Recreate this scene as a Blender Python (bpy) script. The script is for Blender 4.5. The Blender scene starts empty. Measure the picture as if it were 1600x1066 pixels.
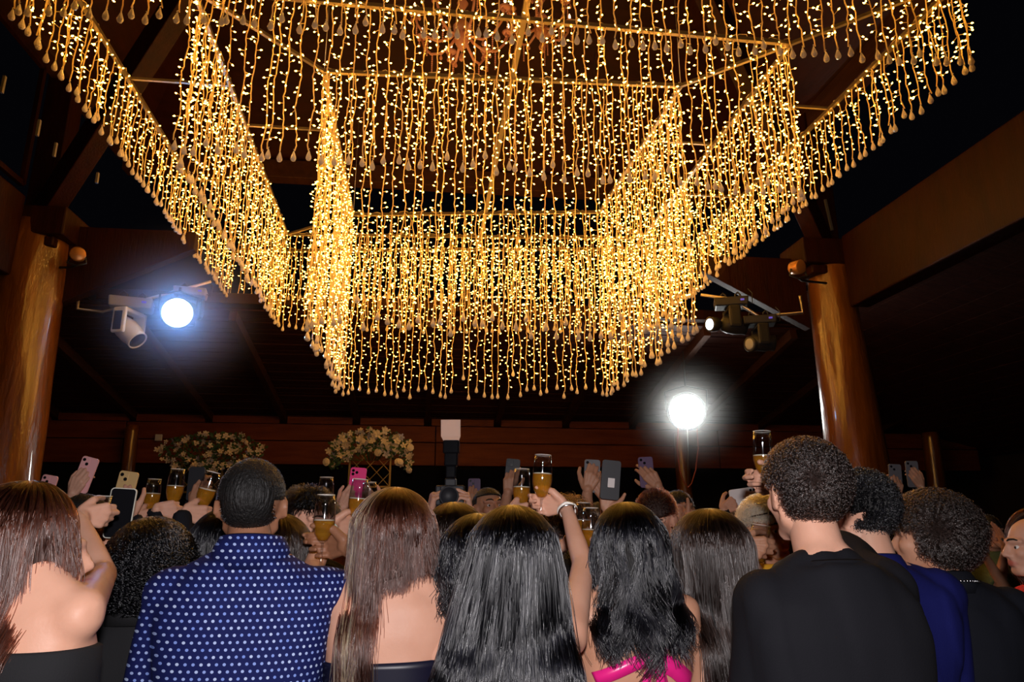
import bpy, math, random
import numpy as np
from mathutils import Vector, Matrix, Quaternion, noise
random.seed(7)
R_ = math.radians
scene = bpy.context.scene
COL = scene.collection
# ------------------------------------------------------------------ camera
F = 1120.0; YAW = R_(6.8); PITCH = R_(14.5); EYE = 1.6
cam = bpy.data.cameras.new('camera'); camo = bpy.data.objects.new('camera', cam); COL.objects.link(camo)
cam.sensor_width = 36.0; cam.lens = 36.0 * F / 1600.0; cam.clip_start = 0.05; cam.clip_end = 200
camo.location = (0, 0, EYE); camo.rotation_euler = (math.pi / 2 + PITCH, 0, -YAW)
scene.camera = camo
FW = Vector((math.sin(YAW) * math.cos(PITCH), math.cos(YAW) * math.cos(PITCH), math.sin(PITCH)))
RT = Vector((math.cos(YAW), -math.sin(YAW), 0)); UP = RT.cross(FW); EYEP = Vector((0, 0, EYE))
def P(x, y, d):                      # a point at depth d (metres) in front of the camera
    return EYEP + d * (FW + RT * ((x - 800) / F) + UP * ((533 - y) / F))
def onY(x, y, Y):
    r = FW + RT * ((x - 800) / F) + UP * ((533 - y) / F); return EYEP + r * (Y / r.y)
def depth(p): return (Vector(p) - EYEP).dot(FW)
# ------------------------------------------------------------------ world, exposure
w = bpy.data.worlds.new('night'); scene.world = w; w.use_nodes = True
w.node_tree.nodes['Background'].inputs[0].default_value = (0.05, 0.05, 0.08, 1)
w.node_tree.nodes['Background'].inputs[1].default_value = 0.02
scene.view_settings.view_transform = 'Standard'; scene.view_settings.look = 'None'
scene.view_settings.exposure = 0.0; scene.view_settings.gamma = 1.0
scene.view_settings.use_curve_mapping = False
scene.cycles.max_bounces = 6; scene.cycles.diffuse_bounces = 2; scene.cycles.glossy_bounces = 2
scene.cycles.transparent_max_bounces = 12; scene.cycles.transmission_bounces = 6; scene.cycles.volume_bounces = 0
scene.cycles.sample_clamp_indirect = 4.0; scene.cycles.caustics_reflective = False; scene.cycles.caustics_refractive = False
scene.cycles.use_denoising = True
# ------------------------------------------------------------------ lights the place has
def light(name, kind, loc, energy, color, size=0.1, target=None, **kw):
    l = bpy.data.lights.new(name, kind); o = bpy.data.objects.new(name, l); COL.objects.link(o)
    o.location = loc; l.energy = energy; l.color = color
    if kind == 'AREA': l.size = size
    else: l.shadow_soft_size = size
    for k, v in kw.items(): setattr(l, k, v)
    if target is not None:
        o.rotation_euler = (Vector(target) - Vector(loc)).to_track_quat('-Z', 'Y').to_euler()
    return o
# the photographer's flash: on the camera, a little above the lens
light('camera_flash', 'SPOT', P(800, 533, 0.0) + UP * 0.16 + RT * 0.02, 165, (1.0, 0.94, 0.95), 0.03,
      P(800, 800, 4), spot_size=R_(95), spot_blend=0.5)

# ------------------------------------------------------------------ helpers
MATS = {}
def mat(name, col=(.5, .5, .5), rough=.6, metal=0., emit=None, es=0., bump=None, spec=.5, noisecol=None, trans=0., ior=1.45, transl=0., sub=0., coat=0.):
    m = bpy.data.materials.new(name); m.use_nodes = True; nt = m.node_tree; b = nt.nodes['Principled BSDF']
    b.inputs['Base Color'].default_value = (*col, 1); b.inputs['Roughness'].default_value = rough
    b.inputs['Metallic'].default_value = metal; b.inputs['Specular IOR Level'].default_value = spec
    b.inputs['Transmission Weight'].default_value = trans; b.inputs['IOR'].default_value = ior
    b.inputs['Coat Weight'].default_value = coat
    if sub: b.inputs['Subsurface Weight'].default_value = sub; b.inputs['Subsurface Radius'].default_value = (.012, .005, .003); b.inputs['Subsurface Scale'].default_value = 1.0
    if emit: b.inputs['Emission Color'].default_value = (*emit, 1); b.inputs['Emission Strength'].default_value = es
    N = nt.nodes.new; L = nt.links.new
    tc = N('ShaderNodeTexCoord')
    if noisecol:                       # (other colour, scale, stretch xyz)
        c2, sc, st = noisecol
        mp = N('ShaderNodeMapping'); mp.inputs['Scale'].default_value = st; L(tc.outputs['Object'], mp.inputs[0])
        nz = N('ShaderNodeTexNoise'); nz.inputs['Scale'].default_value = sc; nz.inputs['Detail'].default_value = 4; L(mp.outputs[0], nz.inputs['Vector'])
        mx = N('ShaderNodeMix'); mx.data_type = 'RGBA'; mx.inputs[6].default_value = (*col, 1); mx.inputs[7].default_value = (*c2, 1)
        cr = N('ShaderNodeValToRGB'); cr.color_ramp.elements[0].position = .35; cr.color_ramp.elements[1].position = .68
        L(nz.outputs['Fac'], cr.inputs[0]); L(cr.outputs[0], mx.inputs[0]); L(mx.outputs[2], b.inputs['Base Color'])
    if bump:                           # (scale, strength, stretch)
        sc, strn, st = bump
        mp = N('ShaderNodeMapping'); mp.inputs['Scale'].default_value = st; L(tc.outputs['Object'], mp.inputs[0])
        nz = N('ShaderNodeTexNoise'); nz.inputs['Scale'].default_value = sc; nz.inputs['Detail'].default_value = 3; L(mp.outputs[0], nz.inputs['Vector'])
        bp = N('ShaderNodeBump'); bp.inputs['Strength'].default_value = strn; bp.inputs['Distance'].default_value = .02
        L(nz.outputs['Fac'], bp.inputs['Height']); L(bp.outputs[0], b.inputs['Normal'])
    if transl:
        tr = N('ShaderNodeBsdfTranslucent'); tr.inputs[0].default_value = (*col, 1); ms = N('ShaderNodeMixShader'); ms.inputs[0].default_value = transl
        out = nt.nodes['Material Output']; L(b.outputs[0], ms.inputs[1]); L(tr.outputs[0], ms.inputs[2]); L(ms.outputs[0], out.inputs[0])
    m.diffuse_color = (*col, 1)
    MATS[name] = m
    return m

class MB:
    """collects shapes, links them as ONE mesh object"""
    def __init__(s): s.v = []; s.f = []; s.m = []; s.mi = 0
    def add(s, vs, fs):
        o = len(s.v); s.v += [tuple(p) for p in vs]; s.f += [tuple(i + o for i in f) for f in fs]; s.m += [s.mi] * len(fs); return s
    def box(s, c, size, rot=None):
        hx, hy, hz = size[0] / 2, size[1] / 2, size[2] / 2; c = Vector(c)
        q = rot if rot is not None else Matrix.Identity(3)
        vs = [c + q @ Vector((x * hx, y * hy, z * hz)) for z in (-1, 1) for y in (-1, 1) for x in (-1, 1)]
        return s.add(vs, [(0, 2, 3, 1), (4, 5, 7, 6), (0, 1, 5, 4), (2, 6, 7, 3), (0, 4, 6, 2), (1, 3, 7, 5)])
    def bar(s, a, b, w, h):            # rectangular bar from a to b
        a = Vector(a); b = Vector(b); d = (b - a); n = d.length; d.normalize()
        up = Vector((0, 0, 1)) if abs(d.z) < .98 else Vector((0, 1, 0))
        x = d.cross(up).normalized(); z = x.cross(d)
        q = Matrix((x, d, z)).transposed()
        return s.box((a + b) / 2, (w, n, h), q)
    def tube(s, pts, r, n=8, cap=True):
        pts = [Vector(p) for p in pts]; k = len(pts)
        rs = r if hasattr(r, '__len__') else [r] * k
        o = len(s.v); vs = []; ref = None
        for i, p in enumerate(pts):
            t = (pts[min(i + 1, k - 1)] - pts[max(i - 1, 0)])
            if t.length < 1e-9: t = Vector((0, 0, 1))
            t.normalize()
            if ref is None: ref = Vector((1, 0, 0)) if abs(t.x) < .9 else Vector((0, 1, 0))
            x = (ref - t * ref.dot(t)).normalized(); y = t.cross(x); ref = x
            for j in range(n):
                a = 2 * math.pi * j / n; vs.append(p + (x * math.cos(a) + y * math.sin(a)) * rs[i])
        fs = [(i * n + j, i * n + (j + 1) % n, (i + 1) * n + (j + 1) % n, (i + 1) * n + j) for i in range(k - 1) for j in range(n)]
        if cap: fs += [tuple(range(n - 1, -1, -1)), tuple((k - 1) * n + j for j in range(n))]
        return s.add(vs, fs)
    def lathe(s, prof, c=(0, 0, 0), n=16, M=None):   # prof: (r, z)
        c = Vector(c); vs = []; fs = []
        for (r, z) in prof:
            for j in range(n):
                a = 2 * math.pi * j / n; p = Vector((r * math.cos(a), r * math.sin(a), z))
                if M is not None: p = M @ p
                vs.append(c + p)
        k = len(prof)
        fs = [(i * n + j, i * n + (j + 1) % n, (i + 1) * n + (j + 1) % n, (i + 1) * n + j) for i in range(k - 1) for j in range(n)]
        if prof[0][0] > 1e-4: fs.append(tuple(range(n - 1, -1, -1)))
        if prof[-1][0] > 1e-4: fs.append(tuple((k - 1) * n + j for j in range(n)))
        return s.add(vs, fs)
    def ball(s, c, r, nu=8, nv=5):
        r3 = r if hasattr(r, '__len__') else (r, r, r); c = Vector(c)
        vs = [c + Vector((0, 0, -r3[2]))]; fs = []
        for i in range(1, nv):
            a = math.pi * i / nv
            for j in range(nu):
                b = 2 * math.pi * j / nu; vs.append(c + Vector((r3[0] * math.sin(a) * math.cos(b), r3[1] * math.sin(a) * math.sin(b), -r3[2] * math.cos(a))))
        vs.append(c + Vector((0, 0, r3[2]))); top = len(vs) - 1
        for j in range(nu):
            k = (j + 1) % nu
            fs.append((0, 1 + k, 1 + j)); fs.append((top, top - nu + j, top - nu + k))
            for i in range(nv - 2): fs.append((1 + i * nu + j, 1 + i * nu + k, 1 + (i + 1) * nu + k, 1 + (i + 1) * nu + j))
        return s.add(vs, fs)
    def mesh(s, name, mats):
        me = bpy.data.meshes.new(name); me.from_pydata(s.v, [], s.f)
        for m in (mats if isinstance(mats, (list, tuple)) else [mats]): me.materials.append(m)
        if any(s.m): me.polygons.foreach_set('material_index', s.m)
        return me
    def build(s, name, mats, parent=None, smooth=True, bevel=0, loc=None, seg=2):
        me = s.mesh(name, mats); return put(name, me, parent, smooth, bevel, loc, seg)
def put(name, me, parent=None, smooth=True, bevel=0, loc=None, seg=2):
    o = bpy.data.objects.new(name, me); COL.objects.link(o)
    if parent is not None: o.parent = parent
    if loc is not None: o.location = loc
    if smooth:
        me.shade_smooth()
        if smooth == 'auto' or bevel: 
            try: me.set_sharp_from_angle(angle=R_(40))
            except Exception: pass
    if bevel:
        b = o.modifiers.new('bevel', 'BEVEL'); b.width = bevel; b.segments = seg; b.limit_method = 'ANGLE'
    return o
def tag(o, label=None, cat=None, group=None, kind=None):
    if label: o['label'] = label
    if cat: o['category'] = cat
    if group: o['group'] = group
    if kind: o['kind'] = kind
    return o
def empty(name, loc=(0, 0, 0), rot=None, parent=None):
    o = bpy.data.objects.new(name, None); COL.objects.link(o); o.location = loc; o.empty_display_size = .1
    if rot is not None: o.rotation_euler = rot
    if parent is not None: o.parent = parent
    return o
def clone(me, name, parent, loc=(0, 0, 0), rot=(0, 0, 0), sc=1):
    o = bpy.data.objects.new(name, me); COL.objects.link(o); o.parent = parent; o.location = loc; o.rotation_euler = rot
    o.scale = (sc, sc, sc) if not hasattr(sc, '__len__') else sc
    return o
def copy_tree(o, parent=None):
    c = o.copy(); COL.objects.link(c); c.parent = parent
    for ch in list(o.children): copy_tree(ch, c)
    return c
# ================================================================== THE HALL
def wood(name, col, col2, rough=.6, sc=3, st=(1, 1, 1), coat=.0, bs=.25, bsc=12):
    return mat(name, col, max(rough, .55), spec=.22, noisecol=(col2, sc, st), bump=(bsc, bs, st), coat=coat)
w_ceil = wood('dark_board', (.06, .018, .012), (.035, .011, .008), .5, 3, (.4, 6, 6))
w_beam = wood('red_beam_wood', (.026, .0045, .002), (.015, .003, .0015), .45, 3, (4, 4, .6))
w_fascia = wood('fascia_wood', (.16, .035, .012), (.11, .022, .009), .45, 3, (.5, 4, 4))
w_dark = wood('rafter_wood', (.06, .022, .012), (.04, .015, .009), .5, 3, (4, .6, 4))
w_floor = mat('floor_stone', (.11, .085, .07), .35, noisecol=((.07, .055, .045), 2, (1, 1, 1)))
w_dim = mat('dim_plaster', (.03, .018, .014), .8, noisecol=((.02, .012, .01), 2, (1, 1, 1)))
steel = mat('steel_tube', (.55, .5, .45), .3, .9)
black_p = mat('black_plastic', (.015, .015, .017), .4)

YB = 15.0       # the far eave beam
XL, XR, YC = -4.5, 5.15, 8.3
# floor
f = MB(); f.box((0.4, 6, -.05), (26, 26, .1)); tag(f.build('floor', w_floor, smooth=False), kind='structure')

# far low roof: boards sloping down to the eave beam
ceil = empty('ceiling', (0, 12.5, 4.3)); tag(ceil, kind='structure')
def slope(y0, z0, y1, z1, x0, x1, bw, th=.025, gap=.012, axis='y'):
    b = MB(); L = math.hypot(y1 - y0, z1 - z0); n = int(L / bw); ang = math.atan2(z1 - z0, y1 - y0)
    q = Matrix.Rotation(ang, 3, 'X')
    for i in range(n):
        t = (i + .5) / n; y = y0 + (y1 - y0) * t; z = z0 + (z1 - z0) * t
        b.box((((x0 + x1) / 2) if axis == 'y' else 0, y, z + (.004 if i % 3 else -.004)), (x1 - x0, bw - gap, th), q)
    # the backing above the boards
    b.box(((x0 + x1) / 2, (y0 + y1) / 2, (z0 + z1) / 2 + .05), (x1 - x0, L, .03), q)
    return b
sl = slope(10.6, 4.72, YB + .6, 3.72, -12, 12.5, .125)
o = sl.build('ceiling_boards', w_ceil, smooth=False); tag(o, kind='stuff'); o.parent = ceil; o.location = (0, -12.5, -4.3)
for i in range(15):
    x = -10.2 + i * 1.46
    r = MB(); r.bar((x, 10.6, 4.62), (x + (x - .6) * .0, YB + .3, 3.70), .11, .16)
    o = r.build('rafter', w_dark, ceil, smooth=False, loc=(0, -12.5, -4.3))
# eave beam of stacked long boards
eb = empty('beam', (0, YB, 2.8)); tag(eb, kind='structure')
for (z0, z1, dy) in ((2.80, 3.27, 0), (3.28, 3.62, .03)):
    for k in range(4):
        x0 = -12 + k * 6.1; b = MB(); b.box((x0 + 3.04, dy, (z0 + z1) / 2 - 2.8), (6.08, .12, z1 - z0 - .01))
        b.build('board', w_fascia, eb, smooth=False, bevel=.008)
# blocks above the eave between the rafters
for i in range(14):
    x = -9.47 + i * 1.46; b = MB(); b.box((x, .02, .90), (1.3, .08, .14)); b.build('panel', w_fascia, eb, smooth=False)
# outer posts behind
def round_post(name, x, y, r0, r1, h, m, seed=0, lean=0):
    b = MB(); pts = []; rs = []
    n = 30; nn = 28
    vs = []; fs = []
    for i in range(n + 1):
        t = i / n; z = t * h; cx = x + lean * t + .03 * math.sin(3 * t + seed); cy = y + .03 * math.cos(2.3 * t + seed)
        rr = r0 + (r1 - r0) * t
        for j in range(nn):
            a = 2 * math.pi * j / nn
            k = 1 + .05 * noise.noise(Vector((math.cos(a) * 1.3, math.sin(a) * 1.3, z * .5 + seed))) + .035 * noise.noise(Vector((math.cos(a) * 4, math.sin(a) * 4, z * 1.3 + seed)))
            vs.append((cx + rr * k * math.cos(a), cy + rr * k * math.sin(a), z))
    fs = [(i * nn + j, i * nn + (j + 1) % nn, (i + 1) * nn + (j + 1) % nn, (i + 1) * nn + j) for i in range(n) for j in range(nn)]
    fs.append(tuple(n * nn + j for j in range(nn)))
    b.add(vs, fs)
    return b.build(name, m)
log_m = mat('varnished_log', (.20, .065, .008), .3, noisecol=((.11, .034, .005), 1.6, (5, 5, .55)), bump=(3.2, .6, (5, 5, 1.1)), coat=.8)
for x, y, r, h, sd in ((-5.65, YB - .3, .13, 3.5, 1), (5.35, YB - .4, .17, 3.5, 2), (11.0, YB - .4, .2, 3.6, 5)):
    o = round_post('column', x, y, r, r * .9, h, log_m, sd); tag(o, kind='structure')
c1 = round_post('column', XL + .05, YC, .46, .33, 4.95, log_m, 3, -.05); tag(c1, kind='structure')
c2 = round_post('column', XR + .12, YC, .43, .26, 5.1, log_m, 8, -.1); tag(c2, kind='structure')
# capital blocks
for x, z in ((XL - .03, 4.93), (XR - .05, 5.0)):
    b = MB(); b.box((0, 0, 0), (.86, .62, .34)); b.box((0, 0, -.23), (.62, .5, .12)); o = b.build('beam', w_beam, smooth=False, bevel=.02, loc=(x, YC, z)); tag(o, kind='structure')
    s = MB(); s.lathe([(.10, 0), (.13, .02), (.13, .16), (.11, .18)], (0, 0, 0), 18); s.tube([(.13 * math.cos(a), .13 * math.sin(a), .1) for a in [k * .5 for k in range(8)]], .012, 6)
    s.box((-.1, 0, -.06), (.05, .05, .09))
# side beams running to the viewer, with a knee brace each
def side_beam(x, zb, zt, ya, yb):
    o = MB(); h = (zt - zb)
    o.box((0, 0, 0), (.26, yb - ya, h)); r = o.build('beam', w_beam, smooth=False, bevel=.02, loc=(x, (ya + yb) / 2, (zb + zt) / 2)); tag(r, kind='structure')
side_beam(XR + .18, 4.25, 5.2, -1, 8.0); side_beam(XL - .18, 4.25, 5.2, -1, 8.0)
# cross beam behind the columns and the back of the tall middle roof
b = MB(); b.box((0, 0, 0), (10.2, .2, .16)); tag(b.build('beam', w_beam, smooth=False, bevel=.01, loc=(.35, 10.5, 4.83)), kind='structure')
b = MB(); b.box((0, 0, 0), (10.2, .24, .3)); tag(b.build('beam', w_dark, smooth=False, bevel=.01, loc=(.35, 10.7, 7.05)), kind='structure')
for s, x in ((1, XL + .3), (-1, XR - .3)):       # knee braces, long triangles beside the columns
    b = MB(); x1 = x + s * 1.4
    vs = [(x, -.07, 4.05), (x, .07, 4.05), (x, -.07, 5.0), (x, .07, 5.0), (x1, -.07, 4.78), (x1, .07, 4.78), (x1, -.07, 5.0), (x1, .07, 5.0)]
    b.add(vs, [(0, 4, 6, 2), (1, 3, 7, 5), (0, 1, 5, 4), (2, 6, 7, 3), (0, 2, 3, 1), (4, 5, 7, 6)])
    tag(b.build('beam', w_beam, smooth=False, bevel=.01, loc=(0, YC + .1, 0)), kind='structure')
# hip rafters rising to the ridge, posts of the clerestory
AP = Vector((.35, 4.5, 10.6))
for p in ((XL, YC, 5.1), (XR, YC, 5.1)):
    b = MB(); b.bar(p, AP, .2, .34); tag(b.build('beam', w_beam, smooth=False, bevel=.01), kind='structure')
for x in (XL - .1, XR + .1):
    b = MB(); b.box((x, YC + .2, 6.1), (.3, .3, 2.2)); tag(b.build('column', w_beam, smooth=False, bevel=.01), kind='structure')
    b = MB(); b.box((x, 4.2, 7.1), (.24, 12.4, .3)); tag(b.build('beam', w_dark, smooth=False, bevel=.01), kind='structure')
# tall roof faces of the middle volume (boards)
def roof_face(pts, name='ceiling', m=w_ceil, nb=36):
    a, b_, c, d = [Vector(p) for p in pts]       # a-b eave, d-c ridge side
    o = MB()
    nrm = (b_ - a).cross(d - a).normalized()
    for i in range(nb):
        t0 = (i + .03) / nb; t1 = (i + .97) / nb
        p = [a.lerp(d, t0), b_.lerp(c, t0), b_.lerp(c, t1), a.lerp(d, t1)]
        off = nrm * (.02 + (.006 if i % 2 else 0)); q = [v + off for v in p]
        o.add(p + q, [(0, 1, 2, 3), (7, 6, 5, 4), (0, 4, 5, 1), (1, 5, 6, 2), (2, 6, 7, 3), (3, 7, 4, 0)])
    q = [a - nrm * .03, b_ - nrm * .03, c - nrm * .03, d - nrm * .03]; o.add(q, [(0, 1, 2, 3)])
    return tag(o.build(name, m, smooth=False), kind='structure')
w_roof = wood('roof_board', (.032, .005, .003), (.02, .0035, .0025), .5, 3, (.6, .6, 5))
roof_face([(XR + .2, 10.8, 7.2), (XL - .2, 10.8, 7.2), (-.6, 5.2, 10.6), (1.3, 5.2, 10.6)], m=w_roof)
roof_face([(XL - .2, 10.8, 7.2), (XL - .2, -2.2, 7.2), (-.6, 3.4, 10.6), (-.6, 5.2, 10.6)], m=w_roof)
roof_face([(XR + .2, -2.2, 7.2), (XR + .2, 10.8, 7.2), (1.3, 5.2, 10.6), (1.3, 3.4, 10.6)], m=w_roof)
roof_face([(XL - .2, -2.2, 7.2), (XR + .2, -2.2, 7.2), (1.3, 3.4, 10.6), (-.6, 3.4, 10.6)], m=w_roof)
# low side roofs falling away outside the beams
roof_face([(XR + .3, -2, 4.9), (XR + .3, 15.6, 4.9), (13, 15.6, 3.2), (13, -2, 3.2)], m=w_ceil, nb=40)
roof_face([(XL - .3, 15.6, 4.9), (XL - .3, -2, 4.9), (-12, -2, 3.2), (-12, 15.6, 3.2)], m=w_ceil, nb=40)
# dark surround beyond the eaves (a garden wall at night)
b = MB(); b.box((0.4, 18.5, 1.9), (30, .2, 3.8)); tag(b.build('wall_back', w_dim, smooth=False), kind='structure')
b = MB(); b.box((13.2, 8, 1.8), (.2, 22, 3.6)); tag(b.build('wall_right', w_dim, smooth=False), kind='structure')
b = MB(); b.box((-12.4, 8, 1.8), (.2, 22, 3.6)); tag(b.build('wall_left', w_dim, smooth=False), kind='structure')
# clerestory window frames on the left above the side beam
for k, (y0, y1) in enumerate(((1.6, 3.2), (3.3, 4.9), (5.0, 6.6), (6.7, 8.0))):
    b = MB(); x = XL - .12; z0, z1 = 5.35, 6.85
    for (a, c) in (((x, y0, z0), (x, y1, z0)), ((x, y0, z1), (x, y1, z1)), ((x, y0, z0), (x, y0, z1)), ((x, y1, z0), (x, y1, z1))): b.bar(a, c, .05, .06)
    tag(b.build('window_%d' % (k + 1), w_beam, smooth=False), kind='structure')

# ================================================================== LIGHT CANOPY
frame_m = mat('gilt_tube', (.30, .23, .14), .35, .7)
wire_m = mat('amber_cable', (1.0, .80, .42), .35, transl=.4)
bulb_m = mat('led_bulb', (1, .7, .3), .4, emit=(1.0, .465, .065), es=27)
drop_m = mat('crystal', (1.0, .90, .76), .12, transl=.3, spec=.8)
TIERS = [('outer', [(-2.78, 4.35), (3.9, 4.12), (3.8, 9.6), (-2.95, 10.5)], 4.86, .09),
         ('middle', [(-1.88, 4.92), (3.0, 4.98), (2.98, 9.3), (-2.04, 9.75)], 4.22, .092),
         ('inner', [(-1.02, 5.85), (2.27, 5.68), (2.17, 8.5), (-1.05, 8.97)], 3.2, .088)]
ZT = 5.6
rnd = random.Random(3)
def strand_mesh(L, seed):
    r = random.Random(seed); w = MB(); pts = []
    n = int(L / .045)
    for i in range(n + 1):
        z = -L * i / n; pts.append((r.uniform(-.006, .006) + .012 * math.sin(i * .5 + seed), r.uniform(-.006, .006), z))
    w.tube(pts, .0056, 3, False)
    bl = MB(); k = int(L / .062)
    for i in range(k):
        z = -.03 - (L - .06) * i / k + r.uniform(-.012, .012); a = r.uniform(0, 2 * math.pi); l = r.uniform(.02, .045); dz = r.uniform(-.016, .02)
        j = min(n - 1, int(-z / L * n)); c = Vector(pts[j]); c.z = z
        e = c + Vector((math.cos(a) * l, math.sin(a) * l, dz))
        w.tube([c, e], .0028, 3, False)
        d = (e - c).normalized()
        bl.tube([e - d * .004, e + d * .003, e + d * .013], [.0042, .0062, .0028], 5, True)
    return w.mesh('light_strand', wire_m), bl.mesh('bulbs', bulb_m)
dm = MB(); dm.lathe([(.001, .0), (.004, -.004), (.009, -.02), (.0165, -.042), (.018, -.054), (.013, -.066), (.001, -.072)], n=8)
dm.tube([(.003, 0, .012), (-.004, 0, .004), (.002, 0, -.004)], .0025, 4)
drop_me = dm.mesh('crystal_drop', drop_m)
variants = {}
fr = empty('canopy_frame', (.55, 7.1, ZT)); tag(fr, 'gilt metal frame of three nested squares carrying the light curtains', 'frame')
off = Vector((.55, 7.1, ZT))
def bar_part(a, b, w_=.035, name='rail'):
    m = MB(); m.bar(Vector(a) - off, Vector(b) - off, w_, w_); return m.build(name, frame_m, fr, smooth=False)
SIDES = ['front', 'right', 'back', 'left']
for ti, (tn, cs, zb, sp) in enumerate(TIERS):
    L = ZT - zb - .07
    variants[tn] = [strand_mesh(L, ti * 100 + s) for s in range(5)]
    for k in range(4):
        a = Vector((*cs[k], ZT)); b = Vector((*cs[(k + 1) % 4], ZT)); bar_part(a, b)
        d = (b - a); n = int(d.length / sp)
        cu = empty('light_curtain', (a + b) / 2)
        length = {'outer': 'short', 'middle': 'medium', 'inner': 'long'}[tn]
        tag(cu, '%s curtain of warm fairy lights on the %s side of the %s square' % (length, {'front': 'near', 'back': 'far', 'left': 'left', 'right': 'right'}[SIDES[k]], tn), 'light curtain', 'fairy light curtains hanging from the square frames')
        # header cable wound along the rail
        h = MB(); pts = []
        for i in range(n * 2 + 1):
            t = i / (n * 2); pts.append((a.lerp(b, t) - (a + b) / 2) + Vector((rnd.uniform(-.02, .02), rnd.uniform(-.02, .02), rnd.uniform(.0, .04))))
        h.tube(pts, .005, 4); h.build('header_cable', wire_m, cu)
        for i in range(n):
            t = (i + .5 + rnd.uniform(-.28, .28)) / n
            p = a.lerp(b, t) - (a + b) / 2
            wm, bm = rnd.choice(variants[tn]); s = rnd.uniform(.97, 1.03) if rnd.random() < .9 else rnd.uniform(.9, .97)
            st = clone(wm, 'light_strand', cu, (p.x + rnd.uniform(-.012, .012), p.y + rnd.uniform(-.012, .012), -.01), (rnd.uniform(-.012, .012), rnd.uniform(-.012, .012), rnd.uniform(0, 6.28)), (1, 1, s))
            clone(bm, 'bulbs', st)['kind'] = 'stuff'
            clone(drop_me, 'crystal_drop', st, (0, 0, -L), (0, 0, rnd.uniform(0, 3)), (1.2, 1.2, 1.2 / s))
C = [[Vector((*c, ZT)) for c in t[1]] for t in TIERS]
for k in range(4):
    bar_part(C[0][k], C[1][k], .03, 'corner_brace'); bar_part(C[1][k], C[2][k], .03, 'corner_brace')
bar_part((.69, 4.2, ZT + .03), (.69, 10.1, ZT + .03), .05, 'centre_beam')
for y in (6.2, 8.2):
    bar_part((-2.85, y, ZT + .02), (-1.95, y, ZT + .02), .025, 'link_bar'); bar_part((2.98, y - .3, ZT + .02), (3.86, y - .3, ZT + .02), .025, 'link_bar')
bar_part((-1.95, 6.9, ZT + .02), (-1.05, 6.9, ZT + .02), .025, 'link_bar'); bar_part((2.2, 6.7, ZT + .02), (2.98, 6.7, ZT + .02), .025, 'link_bar')
for c in C[0] + C[2]:
    m = MB(); top = Vector((c.x, c.y, 7.9 + .25 * min(3, abs(c.x) * .2))); m.tube([c - off, top - off], .004, 5); m.build('suspension_wire', steel, fr)
# ================================================================== STAGE LIGHTS
fix_w = mat('fixture_white', (.85, .9, .97), .4); fix_d = mat('fixture_black', (.012, .012, .016), .5); fix_g = mat('fixture_grey', (.30, .32, .38), .45)
lens_on = mat('lit_lens', (1, 1, 1), .3, emit=(.42, .72, 1.0), es=26); lens_big = mat('lit_lens_warm', (1, 1, 1), .3, emit=(.95, 1.0, .94), es=40); lens_dim = mat('dim_lens', (.8, .9, 1), .1, emit=(.6, .75, 1.0), es=5)
blue_led = mat('blue_display', (.1, .1, .5), .4, emit=(.15, .12, 1), es=.35)
def moving_head(loc, label, body, base, yaw, pitch, lens, scale=1.0, headyaw=0):
    """loc: centre of the base plate; the head hangs under it"""
    o = empty('moving_head_light', loc, (0, 0, R_(yaw))); o.scale = (scale,) * 3; tag(o, label, 'stage light', 'stage lights hung from the pipes')
    b = MB(); b.add([(-.2, -.13, -.06), (.2, -.13, -.06), (.2, .13, -.06), (-.2, .13, -.06), (-.21, -.14, .05), (.21, -.14, .05), (.21, .14, .05), (-.21, .14, .05), (-.08, -.08, .02), (.08, -.08, .02)],
                    [(3, 2, 1, 0), (4, 5, 6, 7), (0, 1, 5, 4), (1, 2, 6, 5), (2, 3, 7, 6), (3, 0, 4, 7)])
    bs = b.build('base', base, o, smooth=False, bevel=.015)
    b = MB(); b.box((.13, -.142, .0), (.045, .01, .022)); b.build('display', blue_led, bs, smooth=False)
    b = MB()
    for sx in (-.09, .09): b.tube([(sx - .03, 0, .05), (sx - .03, 0, .11), (sx, 0, .14), (sx + .03, 0, .11), (sx + .03, 0, .05)], .011, 6)
    b.build('clamp', fix_d, o)
    b = MB(); b.tube([(.2, 0, 0), (.26, 0, -.02), (.27, 0, .12), (.22, 0, .18)], .006, 5); b.build('cable', fix_d, o)
    y = empty('yoke_turn', (0, 0, 0), (0, 0, R_(headyaw))); bpy.data.objects.remove(y)
    Q = Matrix.Rotation(R_(headyaw), 3, 'Z')
    b = MB()
    def bx(c, sz): b.box(Q @ Vector(c), sz, Q)
    bx((0, 0, -.085), (.30, .12, .05)); bx((-.155, 0, -.21), (.045, .15, .28)); bx((.155, 0, -.21), (.045, .15, .28))
    b.build('yoke', body, o, smooth=False, bevel=.02)
    for sx in (-1, 1):
        b = MB(); b.box(Q @ Vector((sx * .18, 0, -.22)), (.006, .09, .2), Q); b.build('side_panel', fix_d, o, smooth=False, bevel=.002)
    H = Q @ Matrix.Rotation(R_(pitch), 3, 'X'); c = Q @ Vector((0, 0, -.29))
    b = MB(); b.lathe([(.04, .15), (.095, .13), (.115, .05), (.115, -.06), (.10, -.12), (.105, -.17), (.092, -.175), (.088, -.16)], c, 24, H); hd = b.build('lamp_head', body, o)
    b = MB(); b.lathe([(.001, -.165), (.088, -.163)], c, 24, H)
    for f_ in [0]: b.lathe([(.088, -.163), (.088, -.158), (.001, -.158)], c, 24, H)
    b.build('lens', lens, hd)
    return o
PL = 8.55
moving_head(P(206, 476, PL), 'white moving-head stage light aimed away, nearest the left column', fix_w, fix_g, 14, -48, fix_d, 1.12, 60)
o = moving_head(P(298, 458, PL + .3), 'moving-head stage light glaring straight out, second from the left column', fix_d, fix_g, 10, 0, fix_d, .9, 20)
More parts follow.
